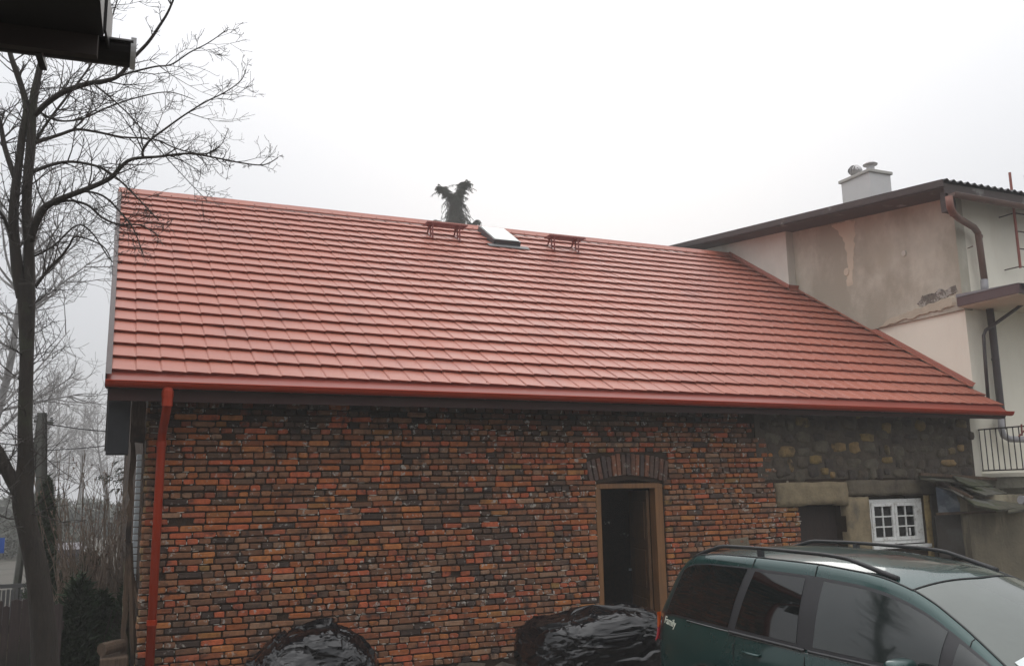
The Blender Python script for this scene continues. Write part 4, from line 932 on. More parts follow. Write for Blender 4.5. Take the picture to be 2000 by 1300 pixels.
    for i in range(7):
        x = 4.18+0.065*i
        for k in range(5): t = k/4; hl_.v.append(tuple(CM @ Vector((x+0.006, (yb(x)+0.02-0.10*t*0)*sd_*(1-0.02*k), zb(x)-0.17+0.15*t+0.004))))
    for i in range(6):
        for k in range(4): q_ = i*5+k; hl_.f.append((q_, q_+5, q_+6, q_+1)); hl_.c.append(None)
    hl_.build('headlight', mat('lamp_glass', (0.5, 0.5, 0.5), 0.1, 0.1), car, smooth=True)
    # mirror
    mr_ = MB(); c0 = Vector((3.17, 1.02*sd_, 1.005)); nU, nV = 20, 12
    for j in range(nV+1):
        ph = -math.pi/2+math.pi*j/nV
        for i in range(nU):
            a = 2*math.pi*i/nU; e_ = 0.62; f_ = lambda v: math.copysign(abs(v)**e_, v)
            mr_.v.append(tuple(CM @ (c0 + Vector((0.075*f_(math.cos(ph))*f_(math.cos(a)), 0.125*f_(math.cos(ph))*f_(math.sin(a)), 0.078*f_(math.sin(ph)))))))
    for j in range(nV):
        for i in range(nU): i2 = (i+1) % nU; mr_.f.append((j*nU+i, j*nU+i2, (j+1)*nU+i2, (j+1)*nU+i)); mr_.c.append(None)
    mo = mr_.build('wing_mirror', m_paint, car, smooth=True)
    MB().tube([CM @ Vector((3.28, 0.85*sd_, 0.955)), CM @ Vector((3.21, 0.95*sd_, 0.965))], 0.022, 8).build('mirror_arm', m_trimb, mo)
    for wx in (0.88, 3.72):
        W_ = CM @ Matrix.Translation((wx, 0.80*sd_, 0.315)) @ Matrix.Rotation(-math.pi/2*sd_, 4, 'X')
        ty = MB().lathe([(0.20, -0.10), (0.295, -0.105), (0.315, -0.08), (0.315, 0.06), (0.295, 0.085), (0.20, 0.08)], W_, 32)
        wo = ty.build('wheel', m_rubber, car, smooth=True)
        MB().lathe([(0.21, 0.078), (0.20, 0.05), (0.08, 0.03), (0.06, 0.055), (0.0, 0.06)], W_, 20).build('rim', MATS['dull_steel'], wo, smooth=True)
fl = MB(); fl.box(0.1, 4.5, -0.8, 0.8, 0.2, 0.24, None, CM); fl.build('underbody', m_rubber, car)
bmp = MB()
for s in (1, -1):
    pass
# dark bumper band low at both ends
for (xa, xb_, nm) in ((-0.03, 0.30, 'bumper'), (4.25, 4.66, 'bumper')):
    mb = MB(); xs_ = np.linspace(xa, xb_, 9)
    ring_ = []
    tail = xa < 1
    path = []
    for q in np.linspace(-1, 1, 25):
        yy = 0.90*math.sin(q*math.pi/2); xx = (xb_-(xb_-xa)*math.cos(q*math.pi/2)**0.35) if tail else (xa+(xb_-xa)*math.cos(q*math.pi/2)**0.35); path.append((xx, yy))
    for (xx, yy) in path: mb.v += [tuple(CM @ Vector((xx, yy, z_))) for z_ in (0.22, 0.40, 0.52)]
    for i in range(24):
        for k in range(2): mb.f.append((i*3+k, i*3+3+k, i*3+4+k, i*3+k+1)); mb.c.append(None)
    mb.build(nm, m_trimb, car, smooth=True)
# lettering behind the rear side window
fc = bpy.data.curves.new('lettering', 'FONT'); fc.body = 'Family'; fc.size = 0.098; fc.shear = 0.2; fc.extrude = 0.0008; fc.offset = 0.0012
fo_ = bpy.data.objects.new('lettering_curve', fc); col.objects.link(fo_); bpy.context.view_layer.update()
me = bpy.data.meshes.new_from_object(fo_.evaluated_get(bpy.context.evaluated_depsgraph_get())); bpy.data.objects.remove(fo_)
me.materials.append(mat('sticker_white', (0.75, 0.78, 0.66), 0.5, 0.03))
lt = bpy.data.objects.new('lettering', me); col.objects.link(lt); lt.parent = car
pa, pb = Vector((0.165, yb(0.165)+0.020, 0.975)), Vector((0.42, ym(0.42)-0.026, 0.955))
ex = (pb-pa).normalized(); ez = Vector((0.0, -0.16, 1)); ez = (ez-ex*ez.dot(ex)).normalized(); ey = ex.cross(ez)*-1
lt.matrix_local = CM @ Matrix(((ex.x, ez.x, -ey.x, pa.x), (ex.y, ez.y, -ey.y, pa.y+0.006), (ex.z, ez.z, -ey.z, pa.z), (0, 0, 0, 1)))
# paper label behind the windscreen
mb = MB()
for x, t in ((3.76, 1.16), (3.86, 1.16), (3.86, 1.34), (3.76, 1.34)): p = cabin(x, t, 0.012); mb.v.append(tuple(CM @ p))
mb.f = [(0, 1, 2, 3)]; mb.c = [None]; mb.build('windscreen_sticker', mat('paper_white', (0.7, 0.75, 0.74), 0.4, 0.05), car)

# ------------------------------------------------------------------ trees and shrubs
m_bark = mat('dark_bark', (0.026, 0.020, 0.015), 0.9, 0.4, 9, 0.8, 25, stretch=(2, 2, 0.5), patch=(0.034, 0.036, 0.02), patchs=2, patcht=(0.55, 0.7))
m_twig = mat('twig_bark', (0.042, 0.035, 0.030), 0.85, 0.3, 5)
m_far = mat('fog_paled_bark', (0.20, 0.19, 0.185), 0.9, 0.3, 2)  # bark lightened: part of the fog fade is in this colour
def grow(mb, p, d, ln, rad, level, R, droop=0.0, curl=0.35, kids=(5, 4, 3), up=0.25, sides=3, minr=0.0022):
    """one bent shoot with its side shoots"""
    n = max(3, int(ln/0.10) if level > 1 else int(ln/0.14)); n = min(n, 14); pts = [p.copy()]; d = d.normalized()
    bend = Vector((R.uniform(-1, 1), R.uniform(-1, 1), R.uniform(-0.6, 1)))*curl
    for i in range(n):
        d = (d + bend/n + Vector((R.gauss(0, 1), R.gauss(0, 1), R.gauss(0, 1)))*0.07 + Vector((0, 0, up-droop))*(0.5/n)).normalized()
        p = p + d*ln/n; pts.append(p)
    mb.tube(pts, [max(minr, rad*(1-0.8*i/n)) for i in range(n+1)], sides if level > 0 else 5, caps=False)
    if level < len(kids):
        for k in range(kids[level]):
            t = R.uniform(0.2, 0.97); i = min(n-1, int(t*n)); q = pts[i].lerp(pts[i+1], t*n-i); dd = (pts[i+1]-pts[i]).normalized()
            side = dd.cross(Vector((R.gauss(0, 1), R.gauss(0, 1), R.gauss(0, 1)))).normalized(); a = R.uniform(0.5, 1.0)
            grow(mb, q, dd*math.cos(a)+side*math.sin(a), ln*R.uniform(0.35, 0.62), max(minr, rad*0.5), level+1, R, droop, curl, kids, up, sides, minr)
def spline(pts, k=5):
    out_ = []; P = [pts[0]]+pts+[pts[-1]]
    for i in range(1, len(P)-2):
        for j in range(k):
            t = j/k; a, b, c, d = P[i-1], P[i], P[i+1], P[i+2]
            out_.append(0.5*((2*b)+(c-a)*t+(2*a-5*b+4*c-d)*t*t+(3*b-a-3*c+d)*t**3))
    out_.append(P[-2]); return out_
tr = thing('bare_tree', 'tall leafless tree with a dark forked trunk at the left, twigs reaching over the roof', 'tree', 'leafless trees')
TY = 9.6
def tline(lst, Y0_=TY, Y1_=None):
    Y1_ = Y0_ if Y1_ is None else Y1_; n = len(lst); return [at_Y(x, y, Y0_+(Y1_-Y0_)*i/max(1, n-1)) for i, (x, y) in enumerate(lst)]
tk = MB(); sc = TY*math.cos(0.44)/F*1.06
def limb(mb, lst, rpx, Y0_=TY, Y1_=None, sides=10, wob=0.0):
    P = spline(tline(lst, Y0_, Y1_)); n = len(P); rr = np.interp(np.linspace(0, 1, n), np.linspace(0, 1, len(rpx)), rpx)*TY/F*1.0
    if wob: P = [p+Vector((noise.noise(p*3)*wob, noise.noise(p*3+Vector((5, 5, 5)))*wob, 0)) for p in P]
    mb.tube(P, [max(0.003, r*0.86) for r in rr], sides); return P
T0 = limb(tk, [(95, 1345), (88, 1290), (84, 1220), (72, 1110), (56, 1040), (45, 975), (50, 900), (49, 820), (52, 700), (52, 600), (50, 555)], [30, 25, 23, 21, 19, 20, 15, 13.5, 13, 16, 17], sides=16)
tk.build('trunk', m_bark, tr, smooth=True)
LB = []
def L_(lst, rpx, y0=TY, y1=None, nm='limb', sides=8):
    mb = MB(); P = limb(mb, lst, rpx, y0, y1, sides); mb.build(nm, m_bark, tr, smooth=True); LB.append((P, rpx[0]*TY/F, rpx[-1]*TY/F)); return P
L_([(46, 975), (28, 945), (12, 915), (-5, 880), (-45, 820), (-70, 740)], [15, 13, 12, 11, 9, 6])
L_([(46, 580), (36, 540), (30, 490), (26, 430), (30, 370), (38, 310), (44, 260), (52, 215), (45, 180), (32, 140), (20, 105), (5, 40), (0, -40)], [14, 12, 10.5, 10, 9, 7.5, 7.5, 7, 6, 6, 5, 4, 3])
L_([(56, 585), (57, 530), (56, 470), (52, 410), (55, 340), (60, 290), (62, 230), (66, 190), (74, 150), (84, 105), (96, 50), (112, -40)], [13, 11, 10, 9.5, 9.5, 9.5, 9, 8.5, 7, 6, 5, 4])
L_([(60, 470), (68, 440), (84, 410), (100, 397), (135, 382), (172, 368), (215, 348), (240, 322), (262, 310), (310, 306), (365, 300), (410, 306), (470, 318), (515, 322), (543, 308)], [8, 8, 7.5, 7, 6, 5.5, 5, 4, 3.4, 2.6, 2.2, 1.8, 1.5, 1.2, .9], 9.5, 8.3)
L_([(68, 225), (90, 203), (120, 182), (150, 170), (178, 162), (205, 158), (232, 148), (262, 112), (290, 82), (312, 50), (330, 20), (350, -30)], [6, 6, 6, 5.5, 5, 4.5, 4, 3.5, 3.2, 2.8, 2.3, 1.6], 9.6, 8.6)
L_([(66, 278), (95, 270), (120, 262), (150, 253), (190, 258), (240, 268), (300, 272), (350, 292), (400, 300), (430, 285), (446, 252)], [4.5, 4, 3.6, 3.2, 2.8, 2.4, 2, 1.6, 1.2, 1, .8], 9.6, 10.2)
L_([(280, 308), (279, 295), (292, 275), (325, 250), (360, 225), (400, 200), (440, 180), (470, 158), (481, 135)], [2.8, 2.6, 2.3, 2, 1.7, 1.5, 1.2, 1, .7], 8.8, 8.4)
L_([(183, 164), (215, 190), (250, 222), (285, 262), (320, 302), (350, 335), (385, 372), (405, 392)], [2.0, 1.7, 1.4, 1.2, 1.0, .8, .7, .5], 9.2, 8.6)
L_([(235, 148), (270, 138), (305, 130), (335, 126), (370, 103), (405, 85), (445, 58)], [2.4, 2, 1.8, 1.6, 1.4, 1.1, .7], 8.9, 8.6)
L_([(66, 335), (100, 322), (140, 316), (190, 325), (225, 345), (262, 380), (310, 430)], [4, 3.6, 3, 2.6, 2, 1.6, 1], 9.5, 8.7)
L_([(90, 405), (130, 392), (170, 400), (200, 425), (232, 438), (275, 440), (312, 462)], [3, 2.6, 2.4, 2.2, 2, 1.6, 1], 9.4, 8.8)
L_([(69, 560), (95, 525), (120, 500), (135, 480), (150, 462), (200, 480), (219, 512)], [3.4, 3, 2.6, 2.2, 1.9, 1.4, .8], 9.5, 9.2)
L_([(68, 500), (105, 480), (150, 440), (180, 455), (210, 500), (221, 512)], [2.4, 2, 1.8, 1.5, 1.2, .7], 9.6, 9.3)
L_([(100, 397), (150, 375), (200, 382), (240, 420), (262, 450), (282, 503)], [2.6, 2.4, 2, 1.7, 1.4, .7], 9.3, 8.8)
L_([(30, 350), (10, 290), (0, 240), (-20, 170), (-30, 90)], [6, 5, 4.5, 3.5, 2.5], 9.6, 9.9)
L_([(35, 490), (18, 450), (4, 420), (-30, 380)], [4, 3.6, 3, 2.2], 9.6, 9.4)
L_([(60, 300), (85, 250), (130, 190), (175, 130), (210, 60), (235, -20)], [3.5, 3, 2.6, 2.2, 1.8, 1.2], 9.6, 10.1)
L_([(95, 60), (150, 20), (200, 0), (240, -30)], [3, 2.4, 2, 1.6], 9.6, 9.2)
L_([(64, 210), (110, 235), (160, 232), (210, 210), (270, 190), (330, 180), (380, 195)], [2.6, 2.2, 2, 1.8, 1.5, 1.2, .8], 9.6, 10.0)
R_ = random.Random(21); tw = MB()
for (P, ra, rb) in LB:
    n = len(P); tot = sum((P[i+1]-P[i]).length for i in range(n-1)); cnt = int(tot*10)
    for k in range(cnt):
        t = R_.uniform(0.12, 1); i = min(n-2, int(t*(n-1))); q = P[i]; dd = (P[i+1]-P[i]).normalized(); rad = ra+(rb-ra)*t
        side = dd.cross(Vector((R_.gauss(0, 1), R_.gauss(0, 1), R_.gauss(0, 1)))).normalized(); a = R_.uniform(0.5, 1.3)
        d = dd*math.cos(a)+side*math.sin(a)+Vector((0.15, 0, 0.12))
        grow(tw, q, d, R_.uniform(0.25, 0.75)*(1.12-0.80*t), min(0.009, rad*0.55), 1, R_, kids=(0, 4, 2), curl=0.9, minr=0.0019)
for k in range(36):                     # shoots straight off the trunk
    t = R_.uniform(0.38, 0.99); i = int(t*(len(T0)-1)); q = T0[i]; a = R_.uniform(0, 2*math.pi)
    grow(tw, q, Vector((math.cos(a), math.sin(a), R_.uniform(-0.3, 0.8))), R_.uniform(0.3, 0.75), 0.007, 1, R_, kids=(0, 4, 2), curl=1.1, minr=0.0019)
tw.build('crown', m_twig, tr, kind=None)
# ivy stem and a few pale vines on the trunk
MB().tube(tline([(53, 520), (58, 480), (52, 440), (66, 600), (70, 640), (62, 690)][:3]), 0.008, 5).build('vine', mat('pale_vine', (0.13, 0.12, 0.09), 0.9), tr)

# far leafless trees in the fog: one built, the others copied with their parts
def make_far_tree(seed, hgt):
    R = random.Random(seed); t = MB(); c = MB()
    P = [Vector((0, 0, 0))]; d = Vector((0, 0, 1)); n = 12
    for i in range(n): d = (d + Vector((R.gauss(0, .07), R.gauss(0, .07), .12))).normalized(); P.append(P[-1]+d*hgt*0.9/n)
    t.tube(P, [hgt*0.016*(1-0.85*i/n) for i in range(n+1)], 7)
    for k in range(34):
        q = R.uniform(0.28, 1.0); i = min(n-1, int(q*n)); a = R.uniform(0, 6.28)
        grow(c, P[i], Vector((math.cos(a), math.sin(a), R.uniform(0.35, 1.1))), hgt*R.uniform(0.20, 0.36)*(1.25-0.7*q), hgt*0.004, 0, R, kids=(5, 4, 3), curl=0.5, up=0.35, minr=hgt*0.00042)
    return t, c
protos = []
for s_, h_ in ((5, 11.0), (9, 9.0)):
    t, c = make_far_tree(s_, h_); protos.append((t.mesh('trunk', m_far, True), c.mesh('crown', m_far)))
far_labels = [
 (-4.6, 44, 0, 1.5, 0.3, 'hazy leafless tree standing closest behind the near trunk'),
 (-13.5, 66, 1, 2.2, 1.7, 'grey leafless tree in the fog at the left edge'),
 (-4.6, 80, 0, 1.25, 2.9, 'leafless tree in the fog behind the concrete pole'),
 (-2.4, 110, 1, 1.5, 4.1, 'pale leafless tree in the fog above the brown shrub'),
 (0.9, 95, 0, 1.05, 5.0, 'small leafless tree in the fog seen just left of the brick corner'),
 (-6.5, 150, 1, 2.2, 0.9, 'faintest leafless tree far back in the fog at the left edge'),
]
for (x, y, pi, s_, rz, lab) in far_labels:
    e_ = thing('bare_tree', lab, 'tree', 'leafless trees'); e_.location = (x, y, 0); e_.rotation_euler = (0, 0, rz); e_.scale = (s_, s_, s_)
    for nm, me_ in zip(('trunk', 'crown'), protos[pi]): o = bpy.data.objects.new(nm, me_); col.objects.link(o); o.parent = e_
# behind the camera, seen only in the glass of the car
for (x, y, pi, s_, rz, lab) in ((1.0, -9, 0, 1.0, 1.0, 'leafless tree behind the camera mirrored in the rear door glass'), (-6.5, -3.5+8, 1, 1.0, 2.0, 'leafless tree beside the near house mirrored in the car')):
    e_ = thing('bare_tree', lab, 'tree', 'leafless trees'); e_.location = (x, y, 0); e_.rotation_euler = (0, 0, rz)
    for nm, me_ in zip(('trunk', 'crown'), protos[pi]): o = bpy.data.objects.new(nm, me_); col.objects.link(o); o.parent = e_

m_needle = mat('spruce_needle', (0.040, 0.052, 0.034), 0.8, 0.45, 3)
m_needle2 = mat('yew_needle', (0.024, 0.042, 0.018), 0.8, 0.5, 2.5)
m_thuja = mat('thuja_leaf', (0.040, 0.062, 0.026), 0.8, 0.4, 3)
def leafquad(mb, p, d, w, l, R):
    s_ = d.cross(Vector((R.gauss(0, 1), R.gauss(0, 1), R.gauss(0, 1)))).normalized()*w/2; q = p+d*l
    mb.add([p-s_*0.3, p+s_, q, p-s_], [(0, 1, 2, 3)])
def spray(mb, wood, p, d, ln, R, dens=34, hang=0.5, lw=0.03, ll=0.11):
    n = 9; pts = [p.copy()]
    for i in range(n):
        d = (d + Vector((R.gauss(0, .05), R.gauss(0, .05), -hang/n + (0.5/n if i > n*0.75 else 0)))).normalized(); p = p+d*ln/n; pts.append(p)
    wood.tube(pts, [0.012*(1-0.8*i/n)+0.002 for i in range(n+1)], 4, caps=False)
    for k in range(int(dens*ln)):
        t = R.uniform(0.05, 1.0); i = min(n-1, int(t*n)); q = pts[i].lerp(pts[i+1], t*n-i); dd = (pts[i+1]-pts[i]).normalized()
        sd_ = dd.cross(Vector((0, 0, 1))); sd_ = (sd_.normalized() if sd_.length > 1e-3 else Vector((1, 0, 0)))*R.choice((-1, 1))
        tl_ = (0.15+0.25*(1-t))*min(1.0, ln); sub = (dd*0.6+sd_*R.uniform(0.3, 1)+Vector((0, 0, -R.uniform(0.2, 1.5)))).normalized(); pp = q.copy()
        for m_ in range(7):
            leafquad(mb, pp, (sub+Vector((R.gauss(0, .35), R.gauss(0, .35), R.gauss(0, .35)))).normalized(), lw, ll*R.uniform(.6, 1.1), R); pp = pp+sub*tl_/7
def spruce(name, label, cat, base, leaders, R, dens, hmin, step=0.16, grp=None, rfun=None, lw=0.03, ll=0.11):
    e_ = thing(name, label, cat, grp); fo = MB(); wd = MB()
    for (pts, scale_) in leaders:
        wd.tube(pts, [0.10*scale_*(1-0.85*i/(len(pts)-1))+0.01 for i in range(len(pts))], 8)
        tot = [0]
        for i in range(len(pts)-1): tot.append(tot[-1]+(pts[i+1]-pts[i]).length)
        s_ = 0.0
        while s_ < tot[-1]:
            i = max(k for k in range(len(tot)-1) if tot[k] <= s_); q = pts[i].lerp(pts[i+1], (s_-tot[i])/(tot[i+1]-tot[i]))
            rem = tot[-1]-s_; r_ = rfun(rem)*scale_
            if q.z > hmin:
                for k in range(5):
                    a = R.uniform(0, 2*math.pi); spray(fo, wd, q, Vector((math.cos(a), math.sin(a), R.uniform(0.0, 0.5))), r_*R.uniform(0.35, 1.3), R, dens, 0.5, lw, ll)
            s_ += step
    wd.build('trunk', m_bark, e_); fo.build('foliage', m_needle, e_); return e_
R_ = random.Random(4)
SY = 60.0
ce = thing('spruce_tree', 'dark twin-topped spruce rising in the fog behind the roof ridge', 'tree', 'conifers')
fo = MB(); wd = MB()
def plume(path, r0_, r1_, nper, R, drop=0.30, far=0.2):
    n = len(path)
    for i in range(n-1):
        for k in range(nper):
            t = (i+R.random())/(n-1); q = path[i].lerp(path[i+1], R.random()); a = R.uniform(0, 2*math.pi); L0 = (r0_+(r1_-r0_)*t)*(R.uniform(0.35, 0.9) if R.random() > far else R.uniform(1.0, 1.6))*(0.75+0.8*noise.noise(Vector((q.z*1.3, math.cos(a)*1.2, math.sin(a)*1.2+q.x))))
            d = Vector((math.cos(a), math.sin(a), R.uniform(0.3, 1.3))).normalized(); m_ = 9; p = q.copy(); pts = [p.copy()]
            for j in range(m_): d = (d+Vector((0, 0, -drop))).normalized(); p = p+d*L0/m_; pts.append(p.copy())
            wd.tube(pts, [0.022*(1-0.8*j/m_)+0.004 for j in range(m_+1)], 3, caps=False)
            for j in range(1, m_+1):
                for _ in range(3): leafquad(fo, pts[j], Vector((R.gauss(0, .5), R.gauss(0, .5), -0.9+R.gauss(0, .35))).normalized(), 0.045, R.uniform(0.12, 0.30), R)
P_ = lambda l: [at_Y(x, y, SY) for x, y in l]
trunk_ = P_([(893, 520), (893, 470), (892, 440), (890, 415), (892, 390)])
wd.tube([Vector((trunk_[0].x, SY, 0))]+trunk_, [0.4, 0.2, 0.18, 0.14, 0.1, 0.05], 8)
plume(trunk_, 2.9, 1.3, 130, R_); plume(P_([(893, 450), (893, 425), (892, 402)]), 1.7, 1.2, 90, R_)
plume(P_([(891, 405), (880, 388), (868, 374), (862, 367)]), 1.05, 0.75, 60, R_, 0.17, 0.08)
plume(P_([(893, 395), (901, 376), (906, 364), (909, 357)]), 1.0, 0.6, 60, R_, 0.15, 0.08)
plume(P_([(892, 400), (889, 388), (887, 380)]), 0.8, 0.5, 50, R_, 0.15, 0.1)
for l in ([(890, 455), (868, 440), (848, 430)], [(896, 452), (918, 440), (932, 431)]): plume(P_(l), 0.8, 0.5, 40, R_)
wd.build('trunk', m_bark, ce); fo.build('foliage', m_needle, ce)
hx = [Vector((0.75, 26.0, 0)), Vector((0.75, 26.0, 5.6))]
spruce('spruce_tree', 'spruce boughs showing just left of the brick corner under the verge', 'tree', hx[0], [(hx, 1.0)], R_, 16, 1.6, 0.28, 'conifers', lambda rem: 0.22+0.22*rem)
# columnar thuja by the pole
def leafy(name, label, cat, c, rx, ry, h, nleaf, m, R, z0=0.1, lw=0.05, ll=0.12, top=0.6, grp=None, stems=8, lobes=0):
    e_ = thing(name, label, cat, grp); fo = MB(); wd = MB()
    for k in range(stems):
        a = R.uniform(0, 6.28); wd.tube([Vector(c), Vector((c[0]+math.cos(a)*rx*0.4, c[1]+math.sin(a)*ry*0.4, h*0.5)), Vector((c[0]+math.cos(a)*rx*0.55, c[1]+math.sin(a)*ry*0.55, h*R.uniform(.7, .9)))], [0.02, 0.012, 0.005], 5, caps=False)
    lob = [(R.uniform(-0.75, 0.75)*rx, R.uniform(-0.5, 0.5)*ry, R.uniform(0.35, 0.55)*rx, R.uniform(0.55, 1.05)*h) for _ in range(lobes)]
    for k in range(nleaf):
        if lobes:
            lx, ly, lr, lh = lob[k % lobes]; a = R.uniform(0, 6.283); t = R.random()**0.7; r = lr*(1-t**1.6)**0.6*R.uniform(0.3, 1.12)**0.5
            p = Vector((c[0]+lx+r*math.cos(a)+0.10*lr*R.gauss(0, 1), c[1]+ly+r*math.sin(a), z0+(lh-z0)*t*R.uniform(0.9, 1.06)))
            leafquad(fo, p, Vector((math.cos(a)*0.7+R.gauss(0, .3), math.sin(a)*0.7+R.gauss(0, .3), R.uniform(0.1, 1.1))).normalized(), lw*R.uniform(.6, 1.3), ll*R.uniform(.6, 1.8), R); continue
        t = R.random()**0.8; z = z0+(h-z0)*t; a = R.uniform(0, 2*math.pi); env = (1-t**2.2)**top*(0.75+0.75*noise.noise(Vector((math.cos(a)*1.6+c[0], math.sin(a)*1.6+c[1], z*1.4))))
        r = R.uniform(0.55, 1.05)**0.5*env; p = Vector((c[0]+rx*r*math.cos(a), c[1]+ry*r*math.sin(a), z+0.12*h*noise.noise(Vector((math.cos(a)*2, math.sin(a)*2, 3.3)))))
        d = Vector((math.cos(a)*0.6, math.sin(a)*0.6, R.uniform(-0.2, 1))).normalized(); leafquad(fo, p, (d+Vector((R.gauss(0, .3), R.gauss(0, .3), R.gauss(0, .3)))).normalized(), lw*R.uniform(.6, 1.3), ll*R.uniform(.6, 1.3), R)
    wd.build('stem', m_twig, e_); fo.build('foliage', m, e_); return e_
q = at_Y(82, 1050, 18.0)
leafy('thuja', 'narrow column-shaped green thuja against the concrete pole', 'shrub', (q.x, 18.6, 0), 0.20, 0.25, at_Y(82, 945, 18.0).z, 9000, m_thuja, R_, lw=0.035, ll=0.10, top=0.5)
q = at_Y(178, 1200, 12.6)
leafy('yew_bush', 'low dark evergreen bush at the foot of the brown shrub', 'shrub', (q.x+0.0, 12.7, 0), 0.68, 0.6, 1.36, 20000, m_needle2, R_, lw=0.03, ll=0.085, top=0.45, lobes=11, grp='evergreen bushes left of the building')
leafy('yew_bush', 'evergreen bush with brown tips right behind the tree trunk', 'shrub', (q.x-0.35, 14.6, 0), 0.5, 0.5, 1.6, 16000, m_needle2, R_, lw=0.03, ll=0.09, top=0.45, lobes=8, grp='evergreen bushes left of the building')
# tall brown shrub of upright stems
sb_ = thing('stem_shrub', 'tall leafless brown shrub with upright stems and dry seed heads beside the corner', 'shrub')
ms = MB(); m_shr = mat('brown_stem', (0.16, 0.12, 0.09), 0.9, 0.4, 6); m_seed = mat('dry_seed_head', (0.24, 0.17, 0.13), 0.9, 0.4, 9); sd2 = MB()
q = at_Y(192, 1250, 13.6)
for k in range(210):
    a = R_.uniform(0, 6.28); r_ = R_.random()**0.5*0.42; p = Vector((q.x+0.04+r_*math.cos(a), 13.6+r_*math.sin(a), 0)); d = Vector((math.cos(a)*0.12, math.sin(a)*0.12, 1)).normalized(); H_ = 1.35+1.75*R_.random()**1.7
    pts = [p]; n = 8
    for i in range(n): d = (d+Vector((R_.gauss(0, .07), R_.gauss(0, .07), 0.03))).normalized(); pts.append(pts[-1]+d*H_/n)
    ms.tube(pts, [0.011*(1-0.65*i/n) for i in range(n+1)], 3, caps=False)
    for j in range(7):
        i = R_.randrange(3, n); a2 = R_.uniform(0, 6.28); dd = Vector((math.cos(a2)*0.6, math.sin(a2)*0.6, 1)).normalized(); e0 = pts[i]; e1 = e0+dd*R_.uniform(0.1, 0.3)
        ms.tube([e0, e0.lerp(e1, .5)+Vector((0, 0, .01)), e1], [0.004, 0.003, 0.002], 3, caps=False)
        if R_.random() < 0.45: 
            for m_ in range(4): leafquad(sd2, e1+Vector((0, 0, m_*0.012)), (dd+Vector((R_.gauss(0, .3), R_.gauss(0, .3), 0))).normalized(), 0.018, 0.035, R_)
ms.build('stem', m_shr, sb_); sd2.build('seed_head', m_seed, sb_)
# undergrowth in the dark corner, distant hedge mass
ug = MB()
for k in range(9000):
    x = R_.uniform(-3.2, 0.3); y = R_.uniform(11.0, 19.0); p = Vector((x, y, 0)); H_ = R_.uniform(0.08, 0.5); leafquad(ug, p, Vector((R_.gauss(0, .3), R_.gauss(0, .3), 1)).normalized(), 0.02, H_, R_)
ug.build('undergrowth', mat('dry_grass', (0.07, 0.06, 0.03), 0.9, 0.5, 2), kind='stuff')
hg = MB()
for k in range(30000):
    x = R_.uniform(-36, 14); y = 66+R_.uniform(0, 9)+0.1*x; hh_ = 2.2+2.2*noise.noise(Vector((x*0.35, 3, 3)))+0.7*noise.noise(Vector((x*1.3, 3, 8))); z = R_.uniform(0, max(0.4, hh_)); leafquad(hg, Vector((x, y, z)), Vector((R_.gauss(0, 1), R_.gauss(0, 1), R_.gauss(0, 1)+0.5)).normalized(), 0.2, 0.7, R_)
for k in range(16000):
    x = R_.uniform(-22, -0.5); y = 44+R_.uniform(0, 5); hh_ = 1.7+1.2*noise.noise(Vector((x*0.6, 1, 3)))+0.4*noise.noise(Vector((x*2.3, 3, 8))); z = R_.uniform(0, max(0.4, hh_)); leafquad(hg, Vector((x, y, z)), Vector((R_.gauss(0, 1), R_.gauss(0, 1), R_.gauss(0, 1)+0.5)).normalized(), 0.08, 0.3, R_)
hg.build('far_thicket', mat('fog_paled_thicket', (0.14, 0.145, 0.125), 0.9, 0.4, 1), kind='stuff')  # leaf colour lightened to carry some of the fog fade

# ------------------------------------------------------------------ fence, pole, wires and clutter at the left
m_plank = mat('old_fence_wood', (0.055, 0.040, 0.037), 0.9, 0.4, 4, 0.6, 20, stretch=(12, 12, 0.7), dark=(0.03, 0.026, 0.022), darks=2)
fn_ = thing('plank_fence', 'dark weathered fence of wide upright boards left of the tree trunk', 'fence')
FYY = 10.4
for (x0, x1, yt) in ((-40, -20, 1176), (-17, 4, 1171), (6, 19, 1182), (20, 41, 1170), (43, 64, 1168), (66, 82, 1166), (84, 104, 1172), (106, 124, 1178)):
    a, b_ = at_Y(x0, yt, FYY), at_Y(x1, yt, FYY); M = Matrix.Translation((a.x, FYY, 0)) @ Matrix.Rotation(rnd.uniform(-0.012, 0.012), 4, 'Y')
    w_ = b_.x-a.x; z_ = a.z; mb = MB(); mb.add([M @ Vector(p) for p in [(0, 0, 0.02), (w_, 0, 0.02), (w_, 0, z_-0.02), (w_*0.5, 0, z_), (0, 0, z_-0.015), (0, 0.025, 0.02), (w_, 0.025, 0.02), (w_, 0.025, z_-0.02), (w_*0.5, 0.025, z_), (0, 0.025, z_-0.015)]], [(0, 1, 2, 3, 4), (9, 8, 7, 6, 5)] + [(k, k+5, (k+1) % 5+5, (k+1) % 5) for k in range(5)]); mb.build('plank', m_plank, fn_)
MB().box(at_Y(-60, 1230, FYY).x, at_Y(124, 1230, FYY).x, FYY+0.03, FYY+0.08, 1.05, 1.13).build('fence_rail', m_plank, fn_)
MB().box(at_Y(-60, 1230, FYY).x, at_Y(124, 1230, FYY).x, FYY+0.03, FYY+0.08, 0.35, 0.43).build('fence_rail', m_plank, fn_)
pf = thing('picket_fence', 'grey picket fence in the fog at the far left', 'fence')
m_pick = mat('grey_picket', (0.10, 0.10, 0.10), 0.9, 0.2)
PYY = 19.0
for k in range(12):
    x = at_Y(-30+k*8.5, 1160, PYY).x; zt = at_Y(10, 1151, PYY).z+rnd.uniform(-.01, .01); MB().box(x, x+0.05, PYY, PYY+0.02, 0.05, zt).build('picket', m_pick, pf)
